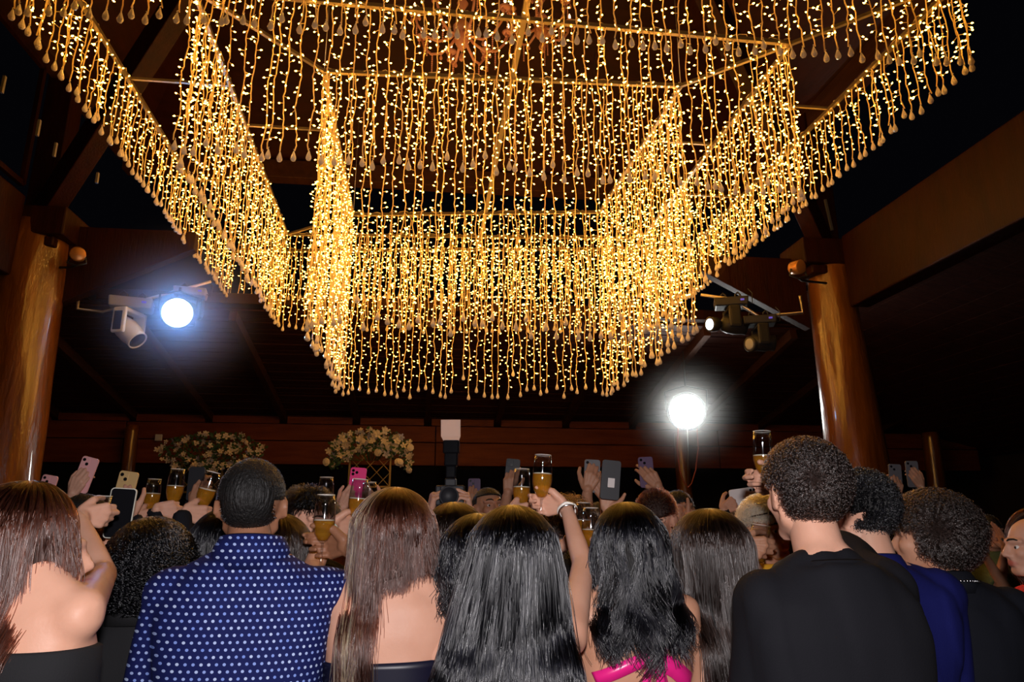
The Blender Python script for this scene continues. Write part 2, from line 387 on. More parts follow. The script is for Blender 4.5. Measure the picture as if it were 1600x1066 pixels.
# the glaring head in front of it
def halo_haze_mat(rad, R, col, dens):
    m = bpy.data.materials.new('halo_haze'); m.use_nodes = True; nt = m.node_tree; nt.nodes.clear(); N = nt.nodes.new; L = nt.links.new
    o = N('ShaderNodeOutputMaterial'); v = N('ShaderNodeVolumeScatter'); v.inputs['Color'].default_value = (.95, .97, 1, 1); v.inputs['Anisotropy'].default_value = .0
    tc = N('ShaderNodeTexCoord'); ln = N('ShaderNodeVectorMath'); ln.operation = 'LENGTH'; L(tc.outputs['Object'], ln.inputs[0])
    mr = N('ShaderNodeMapRange'); mr.interpolation_type = 'SMOOTHSTEP'; mr.inputs['From Min'].default_value = 0; mr.inputs['From Max'].default_value = R; mr.inputs['To Min'].default_value = 1; mr.inputs['To Max'].default_value = 0
    pw = N('ShaderNodeMath'); pw.operation = 'POWER'; pw.inputs[1].default_value = 2.6; ml = N('ShaderNodeMath'); ml.operation = 'MULTIPLY'; ml.inputs[1].default_value = dens * 1.9; L(mr.outputs[0], pw.inputs[0]); L(pw.outputs[0], ml.inputs[0])
    L(ln.outputs['Value'], mr.inputs['Value']); L(ml.outputs[0], v.inputs['Density']); L(v.outputs[0], o.inputs['Volume']); return m
def glare_head(c, rad, m, label, power, body=fix_d, col=(1, 1, 1), hang=.3, halo_haze=1.3, dens=.32):
    o = empty('spotlight', c); tag(o, label, 'spotlight')
    D = (EYEP + Vector((0, 0, .2)) - c).normalized(); q = D.to_track_quat('Z', 'Y').to_matrix()
    b = MB(); b.lathe([(rad * .5, -rad * 2.2), (rad * .9, -rad * 2), (rad * 1.12, -rad * .8), (rad * 1.12, .0), (rad, .0), (rad, -.012)], (0, 0, 0), 28, q); b.build('housing', body, o)
    b = MB(); b.lathe([(.001, rad * .12), (rad * .5, rad * .09), (rad * .98, -.01)], (0, 0, 0), 28, q); b.build('lens', m, o)  # lens wider than a real one, the glare bloom put into its size
    b = MB(); b.tube([q @ Vector((rad * 1.15, 0, -rad * .5)), q @ Vector((rad * 1.2, rad * 1.2, -rad * .5)), q @ Vector((0, rad * 1.5, -rad * .5)), q @ Vector((-rad * 1.2, rad * 1.2, -rad * .5)), q @ Vector((-rad * 1.15, 0, -rad * .5))], .014, 6)
    b.tube([q @ Vector((0, rad * 1.5, -rad * .5)), q @ Vector((0, rad * 1.5, -rad * .5)) + Vector((0, 0, hang))], .016, 6); b.build('yoke', fix_d, o)
    # mist ball added to draw the glare halo round the lamp
    hz = MB(); hz.ball((0, 0, 0), halo_haze, 24, 14); h_ = hz.build('halo_haze', halo_haze_mat(rad, halo_haze, col, dens), loc=c + D * .15); tag(h_, 'added mist giving the halo round the %s' % label, 'halo_haze', kind='stuff')
    l = light(label.split(' ')[0] + '_beam', 'SPOT', c + D * (rad * .3), power, col, rad * .6, EYEP, spot_size=R_(172), spot_blend=.5)
    return o
GL = P(277, 489, PL + .05); GR = P(1073, 643, 12.0)
glare_head(GL, .175, lens_on, 'cold white spotlight glaring at the viewer at the left, under its grey base', 85, col=(.07, .30, 1), hang=.05, halo_haze=1.35)
spot = glare_head(GR, .29, lens_big, 'large white spotlight glaring above the crowd, right of centre', 120, hang=.72)
mhA = moving_head(P(1142, 474, 8.7), 'black moving-head stage light with a small lit lens, right of the canopy', fix_d, fix_d, -20, 80, fix_d, .95, -80)
mhB = moving_head(P(1186, 502, 8.5), 'black moving-head stage light, unlit, nearest the right column', fix_d, fix_d, -20, 85, fix_d, .9, -80)
for (x, y, d, mh, rz, m) in ((1109, 507, 8.6, mhA, .085, lens_dim), (1171, 538, 8.4, mhB, .085, fix_g)):
    c = P(x, y, d); o = empty('lamp_head', c); pass
    q = (-(FW) * .45 - RT * .9).normalized().to_track_quat('Z', 'Y').to_matrix()
    bpy.data.objects.remove(o); bpy.context.view_layer.update(); Mi = mh.matrix_world.inverted()
    def inn(b_):
        b_.v = [tuple(Mi @ (Vector(v) + c)) for v in b_.v]; return b_
    b = MB(); b.lathe([(.05, -.14), (.085, -.1), (.092, 0), (.082, .004)], (0, 0, 0), 24, q); ba = inn(b).build('barrel', fix_d, mh)
    b = MB(); b.lathe([(.001, .012), (.05, .009), (.083, 0)], (0, 0, 0), 24, q); inn(b).build('barrel_lens', m, ba)
# pipes
def pipe(label, pts, r=.022):
    b = MB(); b.tube(pts, r, 8); o = b.build('pipe', steel); tag(o, label, 'pipe'); return o
p0 = P(124, 446, 8.4); p1 = P(121, 483, 8.4); pipe('steel pipe bracket on the left column carrying the stage lights', [p0, p1, P(160, 487, 8.45), P(330, 440, 8.9)], .02)
pipe('steel pipe bracket on the right column carrying the stage lights', [P(1250, 462, 8.5), P(1254, 489, 8.5), P(1186, 495, 8.5), P(1142, 467, 8.7), P(1095, 461, 8.8)], .02)
# hanging cable loop and drop rod under the big spotlight
b = MB(); b.tube([GR + Vector((0, 0.02, -.3)), P(1075, 700, 12), P(1075, 762, 12)], .008, 5); b.v = [tuple(Vector(v) - GR) for v in b.v]; b.build('rod', steel, spot)
b = MB(); a0 = GR + Vector((-.16, 0, -.24)); a1 = GR + Vector((.16, 0, -.24)); lo = P(1075, 762, 12)
b.tube([a0, P(1058, 700, 12), P(1062, 735, 12), P(1069, 755, 12), lo, P(1081, 755, 12), P(1087, 735, 12), P(1091, 700, 12), a1], .011, 6); b.v = [tuple(Vector(v) - GR) for v in b.v]; b.build('cable', mat('red_cable', (.25, .05, .03), .5), spot)['label'] = 'reddish cable hanging in a loop'
# small lamps clamped on the columns
for (x, y, d, lab) in ((122, 398, 8.05, 'small round lamp clamped under the beam on the left column'), (1246, 418, 8.1, 'small slim lamp clamped under the beam on the right column')):
    o = empty('clamp_lamp', P(x, y, d)); tag(o, lab, 'lamp'); amb = mat('brass_shade', (.45, .2, .06), .3, .5)
    q = Matrix.Rotation(R_(100), 3, 'X') @ Matrix.Rotation(R_(20), 3, 'Y')
    b = MB(); b.lathe([(.045, -.09), (.075, -.07), (.082, .05), (.07, .055)], (0, 0, 0), 20, q); b.build('shade', amb, o)
    b = MB(); b.tube([(-.08, 0, -.02), (-.1, 0, -.1), (0, 0, -.13), (.1, 0, -.1), (.08, 0, -.02)], .012, 6); b.tube([(0, 0, -.13), (-.1 if x < 800 else .1, .1, -.12), (-.45 if x < 800 else .45, .2, -.1)], .014, 6); b.build('bracket', fix_d, o)
for (x, y, d, sz, lab) in ((248, 684, 14.1, .13, 'small white square box fixed near the left flower stand'), (343, 566, 12.6, .07, 'tiny white sensor box under the far sloping ceiling')):
    b = MB(); b.box((0, 0, 0), (sz, .05, sz)); b.box((0, .05, 0), (sz * .4, .06, sz * .4)); tag(b.build('junction_box', mat('box_white', (.6, .58, .55), .5), smooth=False, bevel=.01, loc=P(x, y, d)), lab, 'box')
# pale strips beside the windows of the left beam and the right post
box_dull = mat('dull_metal', (.22, .2, .17), .5, .5)
for k, (x, y, l) in enumerate(((5, 132, .3), (60, 200, .3), (86, 234, .28), (152, 278, .22))):
    c = P(x, y, 6.2 + k * .45); b = MB(); b.box(c, (.025, .03, l * .55)); tag(b.build('bracket', box_dull, smooth=False, bevel=.004), 'short pale metal bracket on the dark left gable, number %s from the top' % ('one two three four'.split()[k]) if 0 else ['topmost pale metal bracket on the dark left gable', 'second pale metal bracket down the dark left gable', 'third pale metal bracket down the dark left gable', 'lowest pale metal bracket on the dark left gable'][k], 'bracket')
b = MB(); b.bar(onY(1289, 312, 8.34), onY(1300, 360, 8.34), .03, .03); tag(b.build('bracket', box_dull, smooth=False), 'long pale metal bracket above the right column', 'bracket')

# ================================================================== CRYSTAL CHANDELIERS
cry = mat('rosy_crystal', (1.0, .60, .45), .12, transl=.4, spec=.9); candle = mat('candle_bulb', (1, .7, .4), .3, emit=(1.0, .5, .2), es=10)
pend = MB(); pend.lathe([(.001, 0), (.008, -.01), (.02, -.045), (.017, -.065), (.001, -.08)], n=6); pend_me = pend.mesh('pendant', cry)
beadm = MB()
for k in range(9): beadm.ball((0, 0, -.02 - k * .028), .011, 6, 4)
bead_me = beadm.mesh('bead_string', cry)
def chandelier(c, label, r=.62, n=8):
    o = empty('crystal_chandelier', c); tag(o, label, 'chandelier')
    b = MB(); b.lathe([(.02, .62), (.03, .58), (.012, .55), (.03, .45), (.07, .38), (.03, .30), (.02, .18), (.06, .12), (.11, .05), (.10, -.02), (.05, -.08), (.09, -.14), (.06, -.22), (.02, -.26), (.001, -.3)], n=18); b.build('column', cry, o)
    b = MB(); b.tube([(0, 0, .6), (0, 0, 2.6)], .008, 5); b.build('chain', frame_m, o)
    for k in range(n):
        a = 2 * math.pi * k / n + .2; ca, sa = math.cos(a), math.sin(a)
        pts = [(rr * r * ca, rr * r * sa, z) for rr, z in ((.08, -.02), (.25, -.14), (.5, -.22), (.75, -.18), (.93, -.05), (1, .08))]
        b = MB(); b.tube(pts, [.016, .018, .017, .016, .015, .014], 7); arm = b.build('arm', cry, o)
        e = Vector((r * ca, r * sa, .08))
        b = MB(); b.lathe([(.012, 0), (.05, .01), (.075, .035), (.07, .035), (.04, .018), (.012, .014)], e, 14); b.build('drip_dish', cry, arm)
        b = MB(); b.lathe([(.014, .01), (.014, .09)], e, 8); b.build('candle_tube', cry, arm)
        b = MB(); b.lathe([(.008, .09), (.017, .115), (.012, .145), (.001, .17)], e, 8); b.build('bulb', candle, arm)
        for j in range(3): aa = j * 2.09; clone(pend_me, 'pendant', arm, e + Vector((.06 * math.cos(aa), .06 * math.sin(aa), .0)))
        clone(pend_me, 'pendant', arm, Vector((.5 * r * ca, .5 * r * sa, -.235))); clone(bead_me, 'bead_string', arm, Vector((.72 * r * ca, .72 * r * sa, -.19)))
        clone(bead_me, 'bead_string', arm, e + Vector((.03, .03, 0)))
    clone(pend_me, 'pendant', o, (0, 0, -.3), sc=1.6)
    return o
chandelier(P(722, 48, 8.6), 'pinkish crystal chandelier seen above the canopy, the larger left one', .58, 8)
chandelier(P(845, 36, 9.6), 'pinkish crystal chandelier seen above the canopy, the smaller right one', .42, 6)

# ================================================================== FLOWER STANDS
gilt = mat('brass_lattice', (.35, .25, .10), .35, .7); leaf_m = mat('leaf_green', (.035, .085, .03), .5); petal = mat('white_petal', (.85, .76, .68), .55, transl=.3); petal2 = mat('lilac_petal', (.45, .45, .62), .6, transl=.3)
def blossom_mesh(seed, n=5, r=.045):
    q = random.Random(seed); b = MB()
    for k in range(n):
        a = 2 * math.pi * k / n + q.uniform(-.2, .2); ca, sa = math.cos(a), math.sin(a); tz = q.uniform(.2, .6)
        def pt(l, w_, z): return (l * ca - w_ * sa, l * sa + w_ * ca, z)
        vs = [pt(.004, 0, 0), pt(r * .5, r * .34, r * .2 * tz), pt(r, r * .2, r * .45 * tz), pt(r * 1.02, -r * .2, r * .5 * tz), pt(r * .5, -r * .34, r * .18 * tz)]
        b.add(vs, [(0, 1, 2, 3, 4)])
    b.ball((0, 0, .006), .008, 6, 4); return b
bl_me = [blossom_mesh(s).mesh('blossom', petal) for s in range(4)]; bl2 = [blossom_mesh(s + 9, 5, .04).mesh('blossom', petal2) for s in range(2)]
rose = MB()
for k in range(3): rose.lathe([(.01, -.01), (.03 - .006 * k, .005), (.045 - .011 * k, .035 + .006 * k), (.04 - .011 * k, .045 + .006 * k)], n=9)
rose_me = rose.mesh('blossom', petal)
def flower_stand(x0, x1, yt, yb, d, fx0, fx1, fy0, fy1, lab_s, lab_f, seed, N, drop):
    q = random.Random(seed); tl = P(x0, yt, d); tr = P(x1, yt, d); zt = tl.z; zb = P(x0, yb, d).z; base = Vector(((tl.x + tr.x) / 2, (tl.y + tr.y) / 2, 0)); w_ = (tr - tl).length
    yaw = math.atan2(tr.y - tl.y, tr.x - tl.x); o = empty('lattice_stand', base, (0, 0, yaw)); tag(o, lab_s, 'stand', 'lattice stands for the flowers')
    for sx in (-1, 1): b = MB(); b.bar((sx * w_ / 2, 0, 0), (sx * w_ / 2, 0, zt), .03, .03); b.build('post', gilt, o, smooth=False)
    for z in (zt, zb, zb - .75): b = MB(); b.bar((-w_ / 2, 0, z), (w_ / 2, 0, z), .03, .03); b.build('rail', gilt, o, smooth=False)
    b = MB(); b.bar((-w_ / 2, -.2, .02), (-w_ / 2, .2, .02), .04, .04); b.bar((w_ / 2, -.2, .02), (w_ / 2, .2, .02), .04, .04); b.build('foot', gilt, o, smooth=False)
    h = zt - zb; st = w_ / 3
    for sgn in (-1, 1):
        for k in range(-5, 8):
            c0 = k * st; pts = []
            # line x = c0 + sgn * (z - zb), clipped to the panel
            za = 0; zz = h; xa = c0 - w_ / 2; pa = []
            for t in np.linspace(0, h, 60):
                x = xa + sgn * t * .95
                if -w_ / 2 <= x <= w_ / 2: pa.append((x, t))
            if len(pa) > 3: m = MB(); m.bar((pa[0][0], .006 * sgn, zb + pa[0][1]), (pa[-1][0], .006 * sgn, zb + pa[-1][1]), .010, .010); m.build('slat', gilt, o, smooth=False)
    a = P(fx0, fy0, d); c = P(fx1, fy1, d); W = (c - a).dot(RT); cx = P((fx0 + fx1) / 2, fy0, d); f = empty('flower_arrangement', (cx.x, cx.y, c.z), (0, 0, yaw)); tag(f, lab_f, 'flowers', 'white flower arrangements on the lattice stands')
    Hh = a.z - c.z; lv = MB(); leafs = []
    def inside():
        while True:
            u = q.uniform(-1, 1); v = q.uniform(0, 1); hi = 1 - .35 * abs(u) ** 3; lo_ = drop * (1 - min(1, abs(u) * 1.1) ** 2 if drop < 0 else 1 - abs(u)) if False else (.55 - .5 * abs(u) ** 1.2 if drop else .1 + .4 * abs(u) ** 4)
            if lo_ < v < hi: return u * W / 2, q.uniform(-.16, .12), v * Hh
    for k in range(N * 5):
        x, y, z = inside(); a_ = q.uniform(0, 6.28); e = q.uniform(-.8, .8); l = q.uniform(.05, .09); dx = Vector((math.cos(a_) * math.cos(e), math.sin(a_) * math.cos(e) * .6, math.sin(e))) * l; sd = dx.cross(Vector((0, 1, .2))).normalized() * l * .3; p = Vector((x, y, z))
        lv.add([p, p + dx * .5 + sd, p + dx, p + dx * .5 - sd], [(0, 1, 2, 3)])
    lo2 = lv.build('leaves', leaf_m, f, smooth=False); lo2['kind'] = 'stuff'
    for k in range(26):
        x, y, z = inside(); s_ = MB(); s_.tube([(x * .3, 0, Hh * .3), (x * .7, y * .5, z * .6 + .1), (x, y, z)], .005, 4); s_.build('stem', leaf_m, f)
    for k in range(N):
        x, y, z = inside(); me = q.choice(bl_me + ([bl2[0], bl2[1]] if q.random() < .5 else []) + ([rose_me] if q.random() < .3 else []))
        clone(me, 'blossom', f, (x, y - .06, z), (R_(q.uniform(50, 120)), q.uniform(-.5, .5), q.uniform(-.8, .8)), q.uniform(.8, 1.35) * (1.25 if drop else 1.0))
flower_stand(549, 612, 683, 762, 12.2, 518, 645, 672, 742, 'slim brass lattice stand showing a diamond grid below its flowers, left of the camera', 'white and blush flower arrangement draped over the brass lattice, left of the camera', 5, 120, True)
flower_stand(289, 352, 690, 770, 12.4, 256, 415, 676, 744, 'slim brass lattice stand mostly hidden, behind the dotted shirt man', 'white flower and green leaf arrangement behind the dotted shirt man', 8, 130, False)
# ================================================================== PEOPLE
import bmesh
TMP = bpy.data.scenes.new('workbench')
def fuse(mb, voxel, smooth=4, fac=.5):
    me = bpy.data.meshes.new('tmp'); me.from_pydata(mb.v, [], mb.f)
    o = bpy.data.objects.new('tmp', me); TMP.collection.objects.link(o)
    m = o.modifiers.new('r', 'REMESH'); m.mode = 'VOXEL'; m.voxel_size = voxel; m.adaptivity = 0
    s = o.modifiers.new('s', 'SMOOTH'); s.factor = fac; s.iterations = smooth
    with bpy.context.temp_override(scene=TMP, view_layer=TMP.view_layers[0]):
        dg = bpy.context.evaluated_depsgraph_get(); dg.update()
        r = bpy.data.meshes.new_from_object(o.evaluated_get(dg))
    bpy.data.objects.remove(o); bpy.data.meshes.remove(me)
    return r
def co_of(me):
    a = np.empty(len(me.vertices) * 3, np.float32); me.vertices.foreach_get('co', a); return a.reshape(-1, 3)
def joined(meshes):
    bm = bmesh.new()
    for m in meshes: bm.from_mesh(m)
    r = bpy.data.meshes.new('body'); bm.to_mesh(r); bm.free()
    for m in meshes: bpy.data.meshes.remove(m)
    return r
def cone(mb, a, b, ra, rb, n=12, seg=1):
    """capsule with rounded ends"""
    a = Vector(a); b = Vector(b); d = b - a; L = d.length or 1e-6; d.normalize()
    pts = []; rs = []
    for k in (0.02, .3, .6, .85): pts.append(a - d * ra * (1 - k)); rs.append(ra * math.sqrt(max(0, 1 - (1 - k) ** 2)))
    pts.append(a); rs.append(ra); pts.append(b); rs.append(rb)
    for k in (.85, .6, .3, 0.02): pts.append(b + d * rb * (1 - k)); rs.append(rb * math.sqrt(max(0, 1 - (1 - k) ** 2)))
    mb.tube(pts, rs, n)
def flatcone(mb, a, b, ra, rb, n=16):
    a = Vector(a); b = Vector(b); mb.tube([a, a.lerp(b, .33), a.lerp(b, .66), b], [ra, ra * .67 + rb * .33, ra * .33 + rb * .67, rb], n)
def ell(mb, c, r, M=None, nu=20, nv=14):
    t = MB(); t.ball((0, 0, 0), r, nu, nv); c = Vector(c)
    vs = [(M @ Vector(v) if M is not None else Vector(v)) + c for v in t.v]; mb.add(vs, t.f)
# torso sections: z, half width, half depth, y centre
TORSO = {'m': [(.80, .165, .115, -.01), (.88, .172, .122, -.01), (.97, .158, .112, 0), (1.06, .152, .105, .0), (1.16, .165, .112, 0), (1.26, .182, .120, -.004), (1.35, .192, .115, -.01), (1.42, .178, .096, -.018), (1.465, .125, .078, -.02), (1.50, .08, .064, -.02)],
         'f': [(.80, .175, .122, -.01), (.88, .180, .125, -.01), (.97, .152, .105, 0), (1.06, .130, .092, .004), (1.16, .138, .100, .006), (1.26, .155, .108, .004), (1.35, .163, .098, -.008), (1.415, .150, .082, -.016), (1.46, .103, .064, -.02), (1.49, .064, .054, -.02)]}
def torso_loft(mb, sex, s, inf=0., z0=-9, z1=9, n=28, p=2.5, flare=0., cut=None, minor=None):
    rings = TORSO[sex]; zs = [r[0] for r in rings]
    lo = max(z0, zs[0]); hi = min(z1, zs[-1]); zz = sorted(set([lo, hi] + [z for z in zs if lo < z < hi] + [lo + (hi - lo) * k / 8 for k in range(9)]))
    vs = []; k = len(zz)
    for z in zz:
        hw = float(np.interp(z, zs, [r[1] for r in rings])) + inf + flare * max(0, 1.2 - z); hd = float(np.interp(z, zs, [r[2] for r in rings])) + inf + flare * .6 * max(0, 1.2 - z)
        y = float(np.interp(z, zs, [r[3] for r in rings]))
        for j in range(n):
            a = 2 * math.pi * j / n; c_, s_ = math.cos(a), math.sin(a); e = 2 / p
            x = hw * math.copysign(abs(c_) ** e, c_); yy = y + hd * math.copysign(abs(s_) ** e, s_)
            zc = z
            if cut is not None:              # cut(x, y) gives the hem/neckline height
                top = cut(x, yy); zc = z if z < top else top
            vs.append((x * s, yy * s, zc * s))
    fs = [(i * n + j, i * n + (j + 1) % n, (i + 1) * n + (j + 1) % n, (i + 1) * n + j) for i in range(k - 1) for j in range(n)]
    fs += [tuple(range(n - 1, -1, -1)), tuple((k - 1) * n + j for j in range(n))]
    mb.add(vs, fs)
def head_prims(mb, M, s, sex):
    def T(p): return M @ (Vector(p) * s)
    R3 = M.to_3x3()
    def e(c, r): ell(mb, T(c), tuple(x * s for x in r), R3)
    def c(a, b, ra, rb): cone(mb, T(a), T(b), ra * s, rb * s)
    e((0, -.018, .028), (.077, .098, .088)); e((0, .022, -.03), (.060, .070, .080))
    c((-.018, .062, -.088), (.018, .062, -.088), .021, .021)
    for k in (-1, 1):
        c((k * .052, .0, -.055), (k * .022, .055, -.085), .020, .018)
        e((k * .036, .058, -.02), (.024, .028, .026)); c((k * .012, .088, .024), (k * .05, .068, .024), .011, .011)
        ell(mb, T((k * .083, -.006, -.006)), (.0075 * s, .020 * s, .033 * s), R3 @ Matrix.Rotation(k * .5, 3, 'Z'), 12, 8)
        c((k * .074, .008, .0), (k * .078, .004, -.03), .010, .009)
        c((k * .012, .097, -.032), (k * .010, .094, -.034), .0085, .0085)
        c((k * .020, .066, .001), (k * .042, .058, .001), .010, .010)
    c((0, .090, .012), (0, .109, -.026), .008, .0115)
    c((-.018, .089, -.054), (.018, .089, -.054), .0062, .0062); c((-.015, .088, -.064), (.015, .088, -.064), .0072, .0072)
FINGERS = [(.029, .046, .028, .022, .0092), (.010, .050, .031, .023, .0094), (-.010, .046, .029, .022, .0090), (-.028, .037, .022, .019, .0082)]
POSES = {'relax': ((.3, .4, .2), (.3, .3), .02), 'glass': ((.75, 1.15, .75), (.75, .5), .0), 'phone': ((.45, .75, .55), (.25, .35), .01),
         'side': ((1.0, .9, .5), (.4, .3), .0), 'fist': ((1.35, 1.5, .8), (.9, .7), 0), 'open': ((.12, .15, .1), (.1, .1), .02), 'thumb': ((1.35, 1.5, .8), (-.3, .0), 0)}
def hand_mesh(W, T, Y, Z, pose, s, rs, fw, dirback):
    """W wrist, T thumb side, Y palm normal, Z fingers; rs wrist radius"""
    mb = MB(); q = Matrix((T, Y, Z)).transposed()
    def X(x, y, z): return W + q @ (Vector((x, y, z)) * s)
    (a1, a2, a3), (t1, t2), spread = POSES[pose]
    cone(mb, W + dirback * .05 * s, X(0, 0, .012), rs, rs * .92)
    rr = random.Random(int(abs(W.x * 1000)) + int(abs(W.z * 999)))
    for i, (x, l1, l2, l3, r) in enumerate(FINGERS):
        kz = .085 - .006 * abs(i - 1) - (.006 if i == 3 else 0)
        cone(mb, X(x * .45, 0, .008), X(x, 0, kz), .0125 * s, .0125 * s); cone(mb, X(x * .6, 0.006, .02), X(x * .95, 0.004, kz - .012), .012 * s, .010 * s)
        j = 1 + rr.uniform(-.15, .15) + .06 * (i - 1.5)
        p = Vector((x, 0, kz)); ang = 0; sp = spread * (1.5 - i) * .6
        for (L, da, r0, r1) in ((l1, a1 * j, r, r * .93), (l2, a2 * j, r * .93, r * .85), (l3, a3 * j, r * .85, r * .74)):
            ang += da; d = Vector((sp * math.cos(ang) * 3, math.sin(ang), math.cos(ang))); n_ = p + d.normalized() * L
            cone(mb, X(*p), X(*n_), r0 * s, r1 * s, 8); p = n_
    p0 = Vector((.018, .008, .014)); p1 = Vector((.046, .022, .044)); 
    d1 = Vector((.55 - .35 * t1, .35 + .5 * t1, .75 - .15 * t1)).normalized(); p2 = p1 + d1 * .034
    d2 = Vector((.25 - .5 * t2, .3 + .75 * t2, .85 - .2 * t2)).normalized(); p3 = p2 + d2 * .028
    if pose == 'thumb': p2 = p1 + Vector((.9, 0, .25)).normalized() * .036; p3 = p2 + Vector((1, 0, .05)).normalized() * .03
    cone(mb, X(*p0), X(*p1), .016 * s, .0135 * s, 8); cone(mb, X(*p1), X(*p2), .0125 * s, .0105 * s, 8); cone(mb, X(*p2), X(*p3), .0105 * s, .0085 * s, 8)
    return fuse(mb, .0036 if s > .9 else .004, 2)
SK = {}
def skin(name, c, c2):
    m = mat(name, c, .48, noisecol=(c2, 9, (1, 1, 1)), bump=(140, .04, (1, 1, 1)), spec=.35, sub=.12); nt = m.node_tree
    b = nt.nodes['Principled BSDF']; src = b.inputs['Base Color'].links[0].from_socket
    at = nt.nodes.new('ShaderNodeAttribute'); at.attribute_name = 'tint'; mx = nt.nodes.new('ShaderNodeMix'); mx.data_type = 'RGBA'
    nt.links.new(at.outputs['Fac'], mx.inputs[0]); nt.links.new(src, mx.inputs[6]); mx.inputs[7].default_value = (c[0] * .75, c[1] * .30, c[2] * .33, 1)
    nt.links.new(mx.outputs[2], b.inputs['Base Color']); SK[name] = m
skin('skin_fair', (.68, .37, .26), (.60, .31, .21)); skin('skin_tan', (.60, .31, .20), (.53, .26, .16)); skin('skin_brown', (.33, .15, .085), (.27, .12, .065)); skin('skin_olive', (.50, .25, .15), (.43, .2, .12))
def hairmat(name, col, rough=.32):
    m = bpy.data.materials.new(name); m.use_nodes = True; nt = m.node_tree; nt.nodes.clear()
    o = nt.nodes.new('ShaderNodeOutputMaterial'); h = nt.nodes.new('ShaderNodeBsdfHairPrincipled'); h.parametrization = 'COLOR'
    h.inputs['Color'].default_value = (*col, 1); h.inputs['Roughness'].default_value = rough; h.inputs['Radial Roughness'].default_value = .3
    h.inputs['Random Roughness'].default_value = .5; h.inputs['Coat'].default_value = 0.
    nt.links.new(h.outputs[0], o.inputs[0]); return m
H_BLACK = hairmat('hair_black', (.003, .003, .004), .19); H_BROWN = hairmat('hair_dark_brown', (.026, .008, .005), .22); H_AMBER = hairmat('hair_honey', (.45, .22, .09), .35)
H_BLOND = hairmat('hair_blond', (.75, .52, .30), .35); H_UMBER = hairmat('hair_umber', (.010, .006, .005), .21)
def scalpmat(name, c): return mat(name, c, .55, bump=(60, .5, (3, 3, .3)), spec=.4)
S_BLACK = scalpmat('scalp_black', (.010, .009, .009)); S_BROWN = scalpmat('scalp_brown', (.03, .014, .010)); S_BLOND = scalpmat('scalp_blond', (.4, .26, .14))
HM = {'black': (H_BLACK, S_BLACK), 'brown': (H_BROWN, S_BROWN), 'umber': (H_UMBER, S_BLACK), 'blond': (H_BLOND, S_BLOND), 'honey': (H_AMBER, S_BROWN)}
eye_w = mat('eye_white', (.75, .7, .66), .25); eye_i = mat('eye_iris', (.03, .015, .01), .15)
HC = Vector((0, -.018, .028)); HR = (.077, .098, .088)     # the cranium
def curves_obj(name, polys, radius, m, parent, taper=.5):
    hc = bpy.data.hair_curves.new(name); n = len(polys[0]); hc.add_curves([n] * len(polys))
    a = np.array(polys, np.float32).reshape(-1, 3); hc.attributes['position'].data.foreach_set('vector', a.ravel())
    ra = hc.attributes.get('radius') or hc.attributes.new('radius', 'FLOAT', 'POINT')
    rr = np.tile(np.linspace(1, taper, n) * radius, len(polys)).astype(np.float32); ra.data.foreach_set('value', rr)
    hc.materials.append(m); o = bpy.data.objects.new(name, hc); COL.objects.link(o); o.parent = parent; return o
def body_depth(sex, z):
    r = TORSO[sex]; zs = [q[0] for q in r]
    return float(np.interp(z, zs, [q[1] for q in r])), float(np.interp(z, zs, [q[2] for q in r])), float(np.interp(z, zs, [q[3] for q in r]))
def hair_path(M, s, sex, a, o, L, n, th0, opt, seed=0):
    """azimuth a (0 = back, + = the head's right side), layer o, length L past the ears"""
    c = HC; rx, ry, rz = [q + o for q in HR]
    if opt.get('vol'): rx *= opt['vol']; ry *= opt['vol']; rz *= (1 + (opt['vol'] - 1) * .6)
    ths = opt.get('th1', 1.5); pts = []; k1 = int(n * opt.get('fr', .42))
    part = opt.get('part', 0)
    for i in range(k1):
        th = th0 + (ths - th0) * i / (k1 - 1)
        p = Vector((rx * math.sin(th) * math.sin(a) + part * .03 * math.cos(th), -ry * math.sin(th) * math.cos(a), rz * math.cos(th))) + c
        pts.append(M @ (p * s))
    p = pts[-1]; x0, y0, z0 = p
    fl = opt.get('flare', 0.); sh = opt.get('shift', 0.); back = opt.get('back', 1.)
    for i in range(1, n - k1 + 1):
        h = L * i / (n - k1); z = z0 - h
        hw, hd, yc = body_depth(sex, z / s)
        x = x0 * (1 + fl * h) + sh * (h ** opt.get('spow', 1.))
        inside = max(0., 1 - (abs(x) / (hw * s * 1.05)) ** 2) ** .5
        yb = (yc - hd * inside) * s - .018 - o
        if z / s < 1.58:
            k = min(1, (1.58 - z / s) / .2); k = k * k * (3 - 2 * k); y = y0 * (1 - k) + min(y0, yb) * k if back > 0 else y0
        else: y = y0
        pts.append(Vector((x, y, z)))
    return pts
